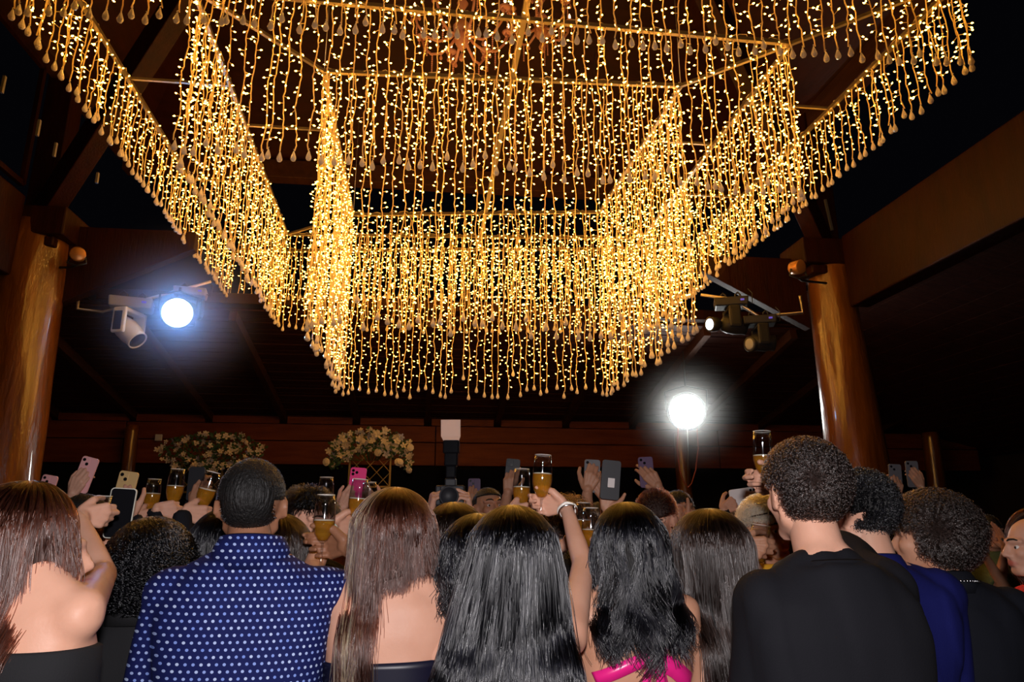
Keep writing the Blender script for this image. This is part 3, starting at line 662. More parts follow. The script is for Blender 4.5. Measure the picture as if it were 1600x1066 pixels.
def hair_long(body, M, s, sex, key, N=3500, L=.5, amax=1.9, opt={}, wave=0., wl=.12, curl=0., turns=9, rad=.0009, clump=60, seed=1, Lf=None, amin=None, n=24, hl=None, label=None, pull=.45, shell=.93, hl_amp=1.0):
    r = random.Random(seed); hm, sm = HM[key]; amin = -amax if amin is None else amin
    # the mass below the strands
    na = 40; nb = 26; vs = []; fs = []
    Lfn = Lf or (lambda a: L)
    for i in range(na + 1):
        a = amin + (amax - amin) * i / na
        for p in hair_path(M, s, sex, a, .006, Lfn(a) * shell, nb, .02, opt): vs.append(p)
    nbk = len(vs) // (na + 1)
    fs = [(i * nbk + j, (i + 1) * nbk + j, (i + 1) * nbk + j + 1, i * nbk + j + 1) for i in range(na) for j in range(nbk - 1)]
    b = MB(); b.add(vs, fs); hair = b.build('hair', sm, body)
    so = hair.modifiers.new('thick', 'SOLIDIFY'); so.thickness = .012; so.offset = -1
    polys = []; cl = [(r.uniform(amin, amax), r.uniform(0, 6.28), r.uniform(.6, 1.3), r.uniform(-.04, .03)) for _ in range(clump)]
    cl.sort(); ca = np.array([c[0] for c in cl])
    hp = []
    for q in range(N):
        a = amin + (amax - amin) * r.random(); ci = int(np.argmin(abs(ca - a + r.gauss(0, .02)))); _, ph, am, dl = cl[ci]
        o = .008 + .022 * r.random() ** 1.5; Ls = Lfn(a) * r.uniform(.86, 1.0) + dl
        th0 = r.uniform(.0, .5) if r.random() < .8 else r.uniform(.5, 1.3)
        op = dict(opt); op['th1'] = opt.get('th1', 1.5) + r.uniform(-.42, .16); th0 = min(th0, op['th1'] - .2)
        pts = hair_path(M, s, sex, a, o, max(.03, Ls), n, th0, op)
        out = []; k1 = int(n * opt.get('fr', .42)); acc = 0; cc = cl[ci][0]
        jx, jy = r.gauss(0, .003), r.gauss(0, .003); ph2 = r.uniform(0, 6.28)
        cpt = hair_path(M, s, sex, cc, o * .8 + .004, max(.03, Ls), n, th0, op) if pull else None
        for i, p in enumerate(pts):
            t = max(0, i - k1 * .6) / (n - k1 * .6); p = p.copy()
            if pull: p = p.lerp(cpt[i], pull * min(1, .12 + t * 1.3) * (.75 + .25 * math.sin(o * 900)))
            if i: acc += (pts[i] - pts[i - 1]).length
            p.x += jx * t * 4 + (cc - a) * .05 * t * (1.0 if wave or curl else .5); p.y += jy * t * 3
            tb = min(1, t * 3); p.y += .011 * tb * math.sin(acc / .13 * (1 + .35 * am) + ph * 3) * (hl_amp); p.x += .004 * tb * math.sin(acc / .10 + ph * 5)
            if wave: p.x += wave * am * t * math.sin(acc / wl * 6.28 + ph); p.y += wave * .6 * am * t * math.cos(acc / wl * 6.28 + ph * 1.7)
            if curl:
                w_ = curl * min(1, .35 + t * 1.2); p.x += w_ * math.cos(i * turns * 6.28 / n + ph2); p.y += w_ * math.sin(i * turns * 6.28 / n + ph2); p.z += w_ * .5 * math.sin(i * turns * 6.28 / n * .7 + ph)
            out.append(p)
        if hl and r.random() < hl[1] and hl[2](a): hp.append(out)
        else: polys.append(out)
    curves_obj('hair_strands', polys, rad, hm, hair)
    if hp: tag(curves_obj('hair_highlights', hp, rad, HM[hl[0]][0], hair), 'honey-blond lengths')
    return hair
def hair_short(body, M, s, key, front=.55, nape=-.045, thick=.006, N=2500, length=.012, curl=0., turns=2, rad=.0008, seed=1, n=8, side=None, volume=1.0, down=0.):
    """cap of short or curly hair; nape: lowest z at the back"""
    r = random.Random(seed); hm, sm = HM[key]
    ico = MB(); ico.ball((0, 0, 0), 1, 48, 32)
    rx, ry, rz = [(q + thick) * volume for q in HR]
    def keep(d):
        y = d.y; z = HC.z + rz * d.z
        lim = nape + (.055) * max(0, y + .25) / .5 if y < .3 else .030 + (front - .5) * .1
        if abs(d.x) > .8 and y < .3: lim = max(lim, side if side is not None else -.012)
        if abs(d.x) > .5 and thick < .015 and ((HC.y + ry * d.y + .004) / .021) ** 2 + ((z + .008) / .036) ** 2 < 1: return False
        return z > lim
    vs = [M @ ((Vector((v[0] * rx, v[1] * ry, v[2] * rz)) + HC) * s) for v in ico.v]
    fs = [f for f in ico.f if all(keep(Vector(ico.v[i])) for i in f)]
    b = MB(); b.add(vs, fs); hair = b.build('hair', sm, body)
    # drop loose vertices
    bm = bmesh.new(); bm.from_mesh(hair.data); bmesh.ops.delete(bm, geom=[v for v in bm.verts if not v.link_faces], context='VERTS'); bm.to_mesh(hair.data); bm.free()
    so = hair.modifiers.new('thick', 'SOLIDIFY'); so.thickness = thick * 1.4; so.offset = -1
    polys = []; tries = 0
    while len(polys) < N and tries < N * 6:
        tries += 1; d = Vector((r.gauss(0, 1), r.gauss(0, 1), r.gauss(0, 1))).normalized()
        if not keep(d): continue
        p0 = Vector((d.x * rx, d.y * ry, d.z * rz)) * .96 + HC
        nrm = Vector((d.x / rx, d.y / ry, d.z / rz)).normalized(); ln = length * r.uniform(.6, 1.15)
        t1 = nrm.cross(Vector((0.3, .2, 1))).normalized(); t2 = nrm.cross(t1); ph = r.uniform(0, 6.28)
        dirn = (nrm + Vector((r.gauss(0, .25), r.gauss(0, .25), r.gauss(0, .25) - down))).normalized()
        out = []
        for i in range(n):
            t = i / (n - 1); q = p0 + dirn * ln * t + Vector((0, 0, -down * ln * t * t * .6))
            if curl:
                a = ph + t * turns * 6.28; q = q + (t1 * math.cos(a) + t2 * math.sin(a)) * curl * min(1, t * 3)
            out.append(M @ (q * s))
        polys.append(out)
    curves_obj('hair_strands', polys, rad, hm, hair)
    return hair
def folds(me, amp, seed, st=(9, 9, 3)):
    a = co_of(me); me.update(); nr = np.empty(len(a) * 3, np.float32); me.vertices.foreach_get('normal', nr); nr = nr.reshape(-1, 3)
    d = np.array([noise.noise(Vector((p[0] * st[0] + seed, p[1] * st[1], p[2] * st[2] + .7 * p[0] * st[0]))) for p in a], np.float32)
    d2 = np.abs(d) ** .6 * np.sign(d); a = a + nr * (d2 * amp)[:, None]; me.vertices.foreach_set('co', a.ravel()); me.update()
def person(label, hx, hy, d, yaw, sex='m', sk='skin_tan', head=None, arms=None, hair=None, top=None, bottom=None, H=None, face=False, group=None, lean=(0, 0), vox=.010, off=(0, 0), bw=1.0, closed=False, drop=0.):
    Hc = P(hx, hy, d); hh = Hc.z + .117; s = hh / 1.75 if H is None else H / 1.75
    hh += drop; s = hh / 1.75; hs = min(1.02, max(.9, .5 + .5 * s)) * (1.0 if sex == 'm' else .96)
    Ry = Matrix.Rotation(R_(yaw), 4, 'Z'); foot = Vector((Hc.x, Hc.y, 0)) - (Ry @ Vector((off[0], off[1] + .015, 0)))
    Wm = Matrix.Translation(foot) @ Ry; Wi = Wm.inverted()
    loc = Wi @ Hc
    hy_, hp_, hr_ = head if head else (0, 0, 0)     # relative to the body, degrees: turn, nod up, tilt
    Mh = Matrix.Translation(loc) @ Matrix.Rotation(R_(hy_), 4, 'Z') @ Matrix.Rotation(R_(hp_), 4, 'X') @ Matrix.Rotation(R_(hr_), 4, 'Y')
    mb = MB(); torso_loft(mb, sex, s)
    # neck and trapezius
    nr = .054 if sex == 'm' else .045; nb = Vector((0, -.022, 1.44)) * s; nt = Mh @ (Vector((0, -.012, -.055)) * hs)
    cone(mb, nb, nt, nr * 1.12 * s, nr * s, 16)
    sx = (.178 if sex == 'm' else .150) * s * bw; sz = 1.422 * s
    for k in (-1, 1):
        cone(mb, (0.02 * k, -.028 * s, 1.508 * s), (k * sx * .85, -.022 * s, sz + .002), .042 * s, .040 * s)
    A = {}
    # legs
    for k in (-1, 1):
        hip = Vector((k * .085, 0, .86)) * s; kn = Vector((k * .095, .01, .48)) * s; an = Vector((k * .10, -.01, .085)) * s
        cone(mb, hip, kn, .088 * s, .056 * s); cone(mb, kn, an, .056 * s, .036 * s); cone(mb, an + Vector((0, -.02, -.045)) * s, an + Vector((0, .13, -.055)) * s, .036 * s, .028 * s)
    u = (.047, .040, .0375, .026) if sex == 'm' else (.041, .034, .031, .022)
    hands = []
    fwd = Vector((0, 1, 0))
    for k, nm in ((-1, 'L'), (1, 'R')):
        S = Vector((k * sx, -.02 * s, sz)); sp = (arms or {}).get(nm)
        L1, L2 = .285 * s, .255 * s
        if sp is None: sp = dict(down=True)
        if sp.get('down'):
            E = S + Vector((k * sp.get('flare', .030), .05, -.278)) * s; W = E + Vector((-k * .02, .10, -.22)) * s
            if 'W' in sp: W = Wi @ sp['W']
            Z = (W - E).normalized(); T = Vector((0, 1, 0)); T = (T - Z * T.dot(Z)).normalized(); Yn = (Z.cross(T) if k < 0 else T.cross(Z)); pose = 'relax'
        else:
            W = Wi @ sp['W']; r3 = Wi.to_3x3(); Z = (r3 @ Vector(sp['Z'])).normalized(); Yn = (r3 @ Vector(sp['Y'])); Yn = (Yn - Z * Yn.dot(Z)).normalized()
            T = Yn.cross(Z) if k < 0 else -(Yn.cross(Z)); pose = sp['pose']
            v = W - S; dist = v.length
            if 'E' in sp: E = Wi @ sp['E']
            else:
                if dist > (L1 + L2) * .97:
                    q = dist / (L1 + L2) / .97
                    S = S + v.normalized() * min(.06, dist - (L1 + L2) * .97)
                    v = W - S; dist = v.length; q = max(1, dist / (L1 + L2) / .985); L1 *= q; L2 *= q
                    if q > 1.12: print('STRETCH', label[:30], nm, round(q, 2))
                a = (L1 * L1 - L2 * L2 + dist * dist) / (2 * dist); hgt = math.sqrt(max(0, L1 * L1 - a * a)); vn = v.normalized()
                hint = Vector(sp.get('hint', (k * .6, -.1, -1))); hint = (hint - vn * hint.dot(vn)).normalized(); E = S + vn * a + hint * hgt
        A[nm] = (S, E, W)
        cone(mb, S, E, u[0] * s, u[1] * s, 14); m_ = E.lerp(W, .3)
        cone(mb, E, m_, u[1] * s * .97, u[2] * s * 1.04, 14); cone(mb, m_, W - (W - E).normalized() * .01, u[2] * s * 1.04, u[3] * s, 14)
        ell(mb, S + Vector((-k * .008, 0, -.012)) * s, (u[0] * 1.18 * s, u[0] * 1.2 * s, u[0] * 1.2 * s))
        if not sp.get('down'):
            hands.append(hand_mesh(W, T, Yn, Z, pose, (.98 if sex == 'm' else .88), u[3] * s * .98, fwd, (E - W).normalized()))
        else: hands.append(None)
    head_vox = .0055 if face else vox * .8
    hb = MB(); head_prims(hb, Mh, hs, sex); cone(hb, Mh @ (Vector((0, -.02, -.13)) * hs), nt, nr * s * .99, nr * s)
    hm_ = fuse(hb, head_vox, 3)
    bm_ = fuse(mb, vox, 5)
    dn = [h for h in hands if h is not None]
    me = joined([bm_, hm_] + dn)
    # lips tint
    a = co_of(me); Mi = Mh.inverted(); mi = np.array(Mi); q = a @ mi[:3, :3].T + mi[:3, 3]; q = q / hs
    t = np.clip(1.4 - ((q[:, 0] / .026) ** 2 + ((q[:, 2] + .059) / .013) ** 2), 0, 1) * (q[:, 1] > .075) * (q[:, 1] < .12)
    at = me.attributes.new('tint', 'FLOAT', 'POINT'); at.data.foreach_set('value', t.astype(np.float32) * (.85 if sex == 'f' else .5))
    me.materials.append(SK[sk]); me.shade_smooth()
    o = bpy.data.objects.new('person', me); COL.objects.link(o); o.matrix_world = Wm
    tag(o, label, 'person', group)
    if face:
        for k in (-1, 1):
            if not closed:
                e = MB(); e.ball(Mh @ (Vector((k * .031, .0725, .001)) * hs), .0100 * hs, 14, 10); e.build('eye', eye_w, o)
                f_ = MB(); cpos = Mh @ (Vector((k * .031, .0795, .001)) * hs); f_.ball(cpos, .0060 * hs, 10, 6); f_.build('iris', eye_i, o.children[-1])
            else:
                e = MB(); e.tube([Mh @ (Vector((k * (.031 + .014 * t), .0835 - .008 * t * t - .003 * abs(t), -.004 - .004 * (1 - t * t))) * hs) for t in (-1, -.5, 0, .5, 1)], .0016, 5); e.build('eyelashes', S_BLACK, o)
            w_ = MB(); w_.tube([Mh @ (Vector((k * x_, y_, z_)) * hs) for x_, y_, z_ in ((.012, .0985, .026), (.024, .0965, .032), (.038, .087, .033), (.052, .074, .026))], [.0025, .0042, .0038, .0015], 6)
            w_.build('eyebrow', S_BLACK, o)
    hobj = None
    if hair:
        kind, kw = hair
        hobj = hair_long(o, Mh, hs, sex, **kw) if kind == 'long' else hair_short(o, Mh, hs, **kw)
    # clothes
    if top:
        kind = top[0]; m_ = top[1]; kw = top[2] if len(top) > 2 else {}
        b = MB()
        if kind == 'shirt':
            inf = kw.get('inf', .016)
            torso_loft(b, sex, s, inf, z0=.86, flare=.03, p=2.6)
            cr = .052 if sex == 'm' else .046
            for k in (-1, 1): cone(b, (.02 * k, -.028 * s, 1.492 * s), (k * sx * .85, -.022 * s, sz + .004), cr * s, .052 * s)
            sl = kw.get('sleeve', 1.0)
            for nm in 'LR':
                S, E, W = A[nm]; r0, r1, r2 = (u[0] + .015) * s, (u[1] + .014) * s, (u[3] + .014) * s
                ell(b, S + Vector((0, 0, -.008)), (r0 * 1.12,) * 3)
                if sl <= .5: Ee = S.lerp(E, sl * 2); flatcone(b, S, Ee, r0 * 1.05, r1 * 1.18)
                else: cone(b, S, E, r0, r1, 16); flatcone(b, E, E.lerp(W, (sl - .5) * 2), r1, r1 + (r2 - r1) * (sl - .5) * 2)
            me2 = fuse(b, max(.009, vox), 4); folds(me2, kw.get('fold', .005), len(label) * 1.7)
            me2.materials.append(m_); sh = put(kw.get('name', 'shirt'), me2, o)
            if kw.get('collar'):
                c = MB(); n = 32; h0, h1 = 1.502, 1.502 + kw['collar']; vs = []
                for (z, r0) in ((h0 - .02, .088), (h1 - .01, .074), (h1, .072), (h1 - .003, .078), (h1 - .03, .092), (h0 - .028, .100)):
                    for j in range(n):
                        a_ = 2 * math.pi * j / n; y = math.sin(a_); vs.append(((r0 * math.cos(a_)) * s, (-.024 + r0 * .95 * y) * s, (z - .018 * (y + 1) * .5 + (.0)) * s))
                c.add(vs, [(i * n + j, i * n + (j + 1) % n, ((i + 1) % 6) * n + (j + 1) % n, ((i + 1) % 6) * n + j) for i in range(6) for j in range(n)])
                c.build('collar', kw.get('collar_mat', m_), sh)
        elif kind == 'dress':
            torso_loft(b, sex, s, .007, z0=.80, z1=kw.get('z1', 1.2), n=64, cut=kw.get('cut'), flare=.0)
            sh = b.build(kw.get('name', 'dress'), m_, o)
            if kw.get('slv'): pass
        o['top'] = kind; del o['top']
    bt = bottom or ('trousers', M_TROUSER)
    b = MB()
    if bt[0] == 'trousers':
        torso_loft(b, sex, s, .012, z0=.80, z1=1.0)
        for k in (-1, 1):
            hip = Vector((k * .085, 0, .86)) * s; kn = Vector((k * .095, .01, .48)) * s; an = Vector((k * .10, -.01, .06)) * s
            cone(b, hip, kn, .100 * s, .072 * s); flatcone(b, kn, an, .072 * s, .062 * s)
        me2 = fuse(b, .022, 3); me2.materials.append(bt[1]); put('trousers', me2, o)
    else:
        b.lathe([(.15 * s, .98 * s), (.19 * s, .86 * s), (.22 * s, .6 * s), (.26 * s, .25 * s), (.25 * s, .25 * s)], n=32); b.build('skirt', bt[1], o)
    return o, Mh, A, s
M_TROUSER = mat('black_trouser_cloth', (.012, .012, .015), .85); M_SKIRT = mat('dark_skirt_cloth', (.02, .015, .03), .7)
def cloth(name, c, rough=.85, bs=.15): return mat(name, c, rough, bump=(400, bs, (1, 1, 1)), spec=.2)
# ------------------------------------------------------------------ glasses and phones with the hands that hold them
glass_m = mat('clear_glass', (1, 1, 1), .02, trans=1.0, ior=1.45)
def thin_glass():
    m = bpy.data.materials.new('thin_glass'); m.use_nodes = True; nt = m.node_tree; nt.nodes.clear(); N = nt.nodes.new; L = nt.links.new
    o = N('ShaderNodeOutputMaterial'); t = N('ShaderNodeBsdfTransparent'); t.inputs[0].default_value = (.93, .94, .95, 1); g = N('ShaderNodeBsdfGlossy'); g.inputs['Roughness'].default_value = .06
    fz = N('ShaderNodeLayerWeight'); pw = N('ShaderNodeMath'); pw.operation = 'POWER'; pw.inputs[1].default_value = 3.5; mx = N('ShaderNodeMixShader'); ad = N('ShaderNodeMath'); ad.operation = 'MULTIPLY_ADD'; ad.inputs[1].default_value = .75; ad.inputs[2].default_value = .07
    L(fz.outputs['Facing'], pw.inputs[0]); L(pw.outputs[0], ad.inputs[0]); L(ad.outputs[0], mx.inputs[0]); L(t.outputs[0], mx.inputs[1]); L(g.outputs[0], mx.inputs[2]); L(mx.outputs[0], o.inputs[0]); return m
TG = thin_glass()
wine_m = mat('sparkling_wine', (1.0, .62, .08), .06, transl=.75, spec=.6)
nt_ = wine_m.node_tree; tb_ = nt_.nodes.new('ShaderNodeBsdfTransparent'); tb_.inputs[0].default_value = (1, .78, .28, 1); mx_ = nt_.nodes.new('ShaderNodeMixShader'); mx_.inputs[0].default_value = .5
ol_ = nt_.nodes['Material Output']; src_ = ol_.inputs[0].links[0].from_socket; nt_.links.new(src_, mx_.inputs[1]); nt_.links.new(tb_.outputs[0], mx_.inputs[2]); nt_.links.new(mx_.outputs[0], ol_.inputs[0])
foam_m = mat('bubbles', (1, .93, .75), .5, transl=.3)
def make_glass(loc, up, label, kind='flute', lvl=.45, sc=1., group='champagne flutes raised in the toast'):
    up = up.normalized(); q = up.to_track_quat('Z', 'Y'); o = empty('champagne_flute' if kind == 'flute' else 'drinking_glass', loc); o.rotation_mode = 'QUATERNION'; o.rotation_quaternion = q; o.scale = (sc,) * 3
    tag(o, label, 'glass', group if kind == 'flute' else None)
    # origin at the grip (bottom of the bowl)
    if kind == 'flute':
        prof = [(.004, -.005), (.014, .004), (.025, .022), (.0305, .045), (.031, .065), (.0285, .10), (.0255, .13)]
        b = MB(); b.lathe(prof + [(.0248, .13), (.0278, .10), (.0302, .065), (.0297, .045), (.024, .023), (.012, .008), (.001, .004)], n=28); b.build('bowl', TG, o)
        r_ = MB(); r_.tube([(.0252 * math.cos(a), .0252 * math.sin(a), .13) for a in np.linspace(0, 6.2832, 29)], .0009, 5); r_.build('rim', M_RIM, o)
        b = MB(); b.lathe([(.004, -.004), (.0032, -.03), (.0034, -.075), (.006, -.082), (.03, -.086), (.032, -.088), (.001, -.089)], n=20); b.build('stem_and_foot', TG, o)
        z1 = .01 + .11 * lvl; rr = [(r - .0015, z) for r, z in prof[1:] if z < z1 - .004]; rz = float(np.interp(z1, [z for _, z in prof], [r for r, _ in prof])) - .0015
        b = MB(); b.lathe([(.001, .002)] + rr + [(rz, z1), (.001, z1)], n=24); b.build('wine', wine_m, o)
        b = MB(); b.lathe([(.001, z1 + .001), (rz, z1 + .001), (rz, z1 + .004), (.001, z1 + .004)], n=24); b.build('froth', foam_m, o)
    else:
        b = MB(); prof = [(.022, -.05), (.026, 0), (.033, .075)]; b.lathe(prof + [(.032, .075), (.025, 0), (.021, -.046), (.001, -.046)], n=28); b.build('bowl', TG, o)
        r_ = MB(); r_.tube([(.0325 * math.cos(a), .0325 * math.sin(a), .075) for a in np.linspace(0, 6.2832, 29)], .0009, 5); r_.build('rim', M_RIM, o)
        z1 = -.05 + .125 * lvl
        b = MB(); b.lathe([(.001, -.045), (.0208, -.045), (.0235 + .006 * max(0, z1) / .07, z1), (.001, z1)], n=24); b.build('wine', wine_m, o)
    return o
M_RIM = mat('glass_rim', (.95, .93, .9), .15, spec=1.0, transl=.3)
def glass_in_hand(x, y, d, label, tilt=0, fingers=(0, 1, 0), right=True, kind='flute', lvl=.45, tiltf=0, slide=-.02, sc=1., pose='glass'):
    """glass whose bowl bottom is seen at (x, y); returns the hand spec"""
    c = P(x, y, d); up = (Vector((0, 0, 1)) + RT * math.tan(R_(tilt)) + Vector((0, 1, 0)) * tiltf).normalized()
    make_glass(c, up, label, kind, lvl, sc)
    Z = Vector(fingers); Z = (Z - up * Z.dot(up)).normalized(); Y = up.cross(Z) if right else Z.cross(up)
    g = c + up * slide
    return dict(W=g - Z * .068 - Y * .036, Z=Z, Y=Y, pose=pose)
def make_phone(c, upv, nrm, label, m_back, cams=2, screen=False, w=.074, h=.152, case=None, group=None, mark=None, camrow=False):
    """nrm = direction the back faces"""
    upv = upv.normalized(); nrm = (nrm - upv * nrm.dot(upv)).normalized(); x = upv.cross(nrm)       # local: x, y=-nrm? -> x right, z up, -y back
    q = Matrix((x, -nrm, upv)).transposed()
    o = empty('phone', c); o.rotation_mode = 'QUATERNION'; o.rotation_quaternion = q.to_quaternion(); tag(o, label, 'phone', group)
    def slab(name, m, w_, h_, y0, y1, rad, cx=0, cz=0, parent=o):
        b = MB(); pts = []
        for (sx_, sz_, a0) in ((1, 1, 0), (-1, 1, 90), (-1, -1, 180), (1, -1, 270)):
            for k in range(5):
                a = R_(a0 + 22.5 * k); pts.append((cx + sx_ * (w_ / 2 - rad) + rad * math.cos(a), cz + sz_ * (h_ / 2 - rad) + rad * math.sin(a)))
        n = len(pts); b.add([(p[0], y0, p[1]) for p in pts] + [(p[0], y1, p[1]) for p in pts], [tuple(range(n)), tuple(range(2 * n - 1, n - 1, -1))] + [(i, n + i, n + (i + 1) % n, (i + 1) % n) for i in range(n)])
        return b.build(name, m, parent, smooth=False, bevel=.0008, seg=1)
    slab('case', m_back, w, h, -.0045, .0038, .011); slab('screen', M_SCREEN, w - .006, h - .006, .0038, .0045, .009)
    if cams:
        if camrow:
            for i in range(cams):
                b = MB(); b.lathe([(.001, 0), (.006, 0), (.006, .002), (.001, .002)], (0, 0, 0), 14, Matrix.Rotation(math.pi / 2, 4, 'X')); b.build('lens', M_SCREEN, o, smooth=False, loc=(-w / 2 + .014, -.0045, h / 2 - .016 - .0165 * i))
        else:
            isl = slab('camera_island', m_back, .034, .036, -.0065, -.0045, .008, -w / 2 + .022, h / 2 - .023)
            spots = [(-.008, .008), (.008, -.008)] if cams == 2 else [(-.008, .008), (-.008, -.008), (.009, 0)]
            for (a, c_) in spots:
                b = MB(); b.lathe([(.001, 0), (.0068, 0), (.0068, .002), (.001, .002)], (0, 0, 0), 14, Matrix.Rotation(math.pi / 2, 4, 'X')); b.build('lens', M_SCREEN, isl, smooth=False, loc=(-w / 2 + .022 + a, -.0065, h / 2 - .023 + c_))
    if mark: slab('sticker', mark, .028, .038, -.0052, -.0044, .002, 0.003, -.012)
    return o
M_SCREEN = mat('black_screen', (.008, .008, .010), .12, spec=.6)
def hand_on_phone(c, upv, side, nrm, reach=.075, lift=0., pose='phone', backhand=True):
    """hand behind the phone's back (backhand) or at its side"""
    Z = (upv).normalized(); Y = -nrm if backhand else nrm
    return dict(W=c - Z * reach + nrm * (.026 if backhand else -.026) + RT * side + UP * lift, Z=Z, Y=Y, pose=pose)
# ------------------------------------------------------------------ the crowd
def dots_mat():
    m = bpy.data.materials.new('navy_dotted_cotton'); m.use_nodes = True; nt = m.node_tree; b = nt.nodes['Principled BSDF']; N = nt.nodes.new; L = nt.links.new
    b.inputs['Roughness'].default_value = .8; b.inputs['Specular IOR Level'].default_value = .2
    tc = N('ShaderNodeTexCoord'); sp = N('ShaderNodeSeparateXYZ'); L(tc.outputs['Object'], sp.inputs[0])
    def M(op, a, b_=None, v=None):
        n = N('ShaderNodeMath'); n.operation = op
        for i, q in enumerate((a, b_)):
            if q is None: continue
            if isinstance(q, (int, float)): n.inputs[i].default_value = q
            else: L(q, n.inputs[i])
        return n.outputs[0]
    u = M('MULTIPLY', M('ADD', sp.outputs['X'], M('MULTIPLY', sp.outputs['Y'], .45)), 1 / .0165); v = M('MULTIPLY', sp.outputs['Z'], 1 / .0155)
    row = M('FLOOR', v); u2 = M('ADD', u, M('MULTIPLY', M('MODULO', row, 2.0), .5))
    fu = M('SUBTRACT', M('FRACT', u2), .5); fv = M('SUBTRACT', M('FRACT', v), .5)
    dd = M('SQRT', M('ADD', M('MULTIPLY', fu, fu), M('MULTIPLY', fv, fv)))
    mk = M('LESS_THAN', dd, .215)
    wn = N('ShaderNodeTexWhiteNoise'); wn.noise_dimensions = '2D'; cb = N('ShaderNodeCombineXYZ'); L(M('FLOOR', u2), cb.inputs[0]); L(row, cb.inputs[1]); L(cb.outputs[0], wn.inputs['Vector'])
    cr = N('ShaderNodeMix'); cr.data_type = 'RGBA'; cr.inputs[6].default_value = (.17, .27, .72, 1); cr.inputs[7].default_value = (.48, .58, .85, 1); L(wn.outputs['Value'], cr.inputs[0])
    mx = N('ShaderNodeMix'); mx.data_type = 'RGBA'; mx.inputs[6].default_value = (.006, .010, .085, 1); L(mk, mx.inputs[0]); L(cr.outputs[2], mx.inputs[7]); L(mx.outputs[2], b.inputs['Base Color'])
    return m
DOTS = dots_mat()
T_BLACK = cloth('black_jersey', (.008, .008, .011)); T_CHAR = cloth('charcoal_knit', (.016, .016, .018)); T_NAVY = cloth('navy_twill', (.008, .010, .10)); T_SHIRT = cloth('black_shirting', (.008, .009, .014))
T_RED = cloth('red_crepe', (.62, .02, .018)); T_TEAL = cloth('teal_cotton', (.01, .32, .36)); T_YEL = cloth('yellow_cotton', (.85, .42, .03)); T_GREEN = cloth('olive_cotton', (.12, .15, .06))
T_WHITE = cloth('white_cuff_cotton', (.75, .72, .85)); T_SUIT = cloth('dark_suit_wool', (.01, .014, .03)); T_CAMO = mat('camouflage_cloth', (.10, .10, .06), .85, noisecol=((.03, .06, .04), 14, (1, 1, 1)))
T_PINK = mat('hot_pink_satin', (.85, .02, .25), .3, spec=.6); T_SAT = mat('navy_satin', (.006, .006, .02), .4)
T_GLIT = mat('rhinestones', (.75, .65, .8), .15, .6, bump=(300, 1, (1, 1, 1)))
SEQ = mat('blue_sequins', (.03, .05, .2), .2, .5, bump=(300, .8, (1, 1, 1)))
C_PINK = mat('pink_phone_back', (.85, .42, .42), .55); C_MAG = mat('magenta_case', (.9, .03, .22), .55); C_GOLD = mat('gold_phone_back', (.75, .50, .22), .55, .4); C_BLK = mat('black_phone_back', (.02, .02, .025), .55)
C_GREY = mat('grey_phone_back', (.13, .12, .13), .55); C_WHITE = mat('white_phone_back', (.72, .66, .64), .55); C_CLEAR = mat('clear_case', (.6, .58, .5), .55, spec=.8); C_PUR = mat('plum_phone_back', (.10, .05, .12), .55)
AW = FW.copy(); AW.z = 0; AW.normalize(); Z3 = Vector((0, 0, 1))
def tiltup(deg, back=0): return (Z3 + RT * math.tan(R_(deg)) + AW * back).normalized()

# --- P3: the man in the dotted shirt, his right hand round a flute
g = glass_in_hand(504, 846, 2.05, 'champagne flute half full in the raised hand of the man in the dotted shirt', 1, (-.75, .65, .1), True, lvl=.42, slide=-.012)
g['hint'] = (1, -.1, -.8)
person('man with short faded black hair in a navy shirt with pale blue dots', 394, 790, 1.9, 2, 'm', 'skin_brown', head=(2, 5, 0), arms={'R': g, 'L': dict(down=True, flare=.055)},
       hair=('short', dict(key='black', nape=-.052, thick=.006, N=5000, length=.006, rad=.0007, side=.018)), top=('shirt', DOTS, dict(sleeve=.86, collar=.055, fold=.008, inf=.024)), bw=.97, off=(-.02, .02), drop=.01)
# --- P8: man in the black t-shirt
g = glass_in_hand(1194, 742, 2.15, 'champagne flute held up beside the ear of the tall curly-haired man', 2, (-.95, .25, .1), True, lvl=.4)
g['hint'] = (.3, .3, -1)
person('tall man with short curly black hair in a plain black t-shirt, seen from behind', 1256, 772, 1.72, 3, 'm', 'skin_fair', head=(4, 0, -3), arms={'R': g},
       hair=('short', dict(key='umber', nape=-.088, thick=.008, N=7000, length=.016, curl=.0045, turns=1.6, n=12, rad=.0010, side=-.03)), top=('shirt', T_BLACK, dict(sleeve=.42, fold=.012, inf=.022, collar=.010)), bw=.87, off=(-.005, .02), drop=-.02)
# --- P9
person('man with a fresh fade in a navy shirt, head turned left, behind the black t-shirt', 1341, 806, 2.08, -4, 'm', 'skin_fair', head=(30, -12, 4), arms={},
       hair=('short', dict(key='black', nape=-.075, thick=.008, N=5000, length=.016, curl=.003, turns=1, n=8, rad=.0010, side=-.01)), top=('shirt', T_NAVY, dict(sleeve=.9, collar=.03, fold=.012, inf=.024)), bw=1.05)
# --- P10
o10, M10, A10, s10 = person('young man with a round black afro in a black shirt with a silver chain', 1453, 842, 2.2, -6, 'm', 'skin_tan', head=(52, 0, 0), arms={},
       hair=('short', dict(key='umber', nape=-.085, thick=.020, N=9000, length=.034, curl=.006, turns=2.5, n=16, rad=.0011, volume=1.0, side=-.06, down=.35)), top=('shirt', T_SHIRT, dict(sleeve=.46, collar=.035, fold=.009, inf=.024)), bw=1.08)
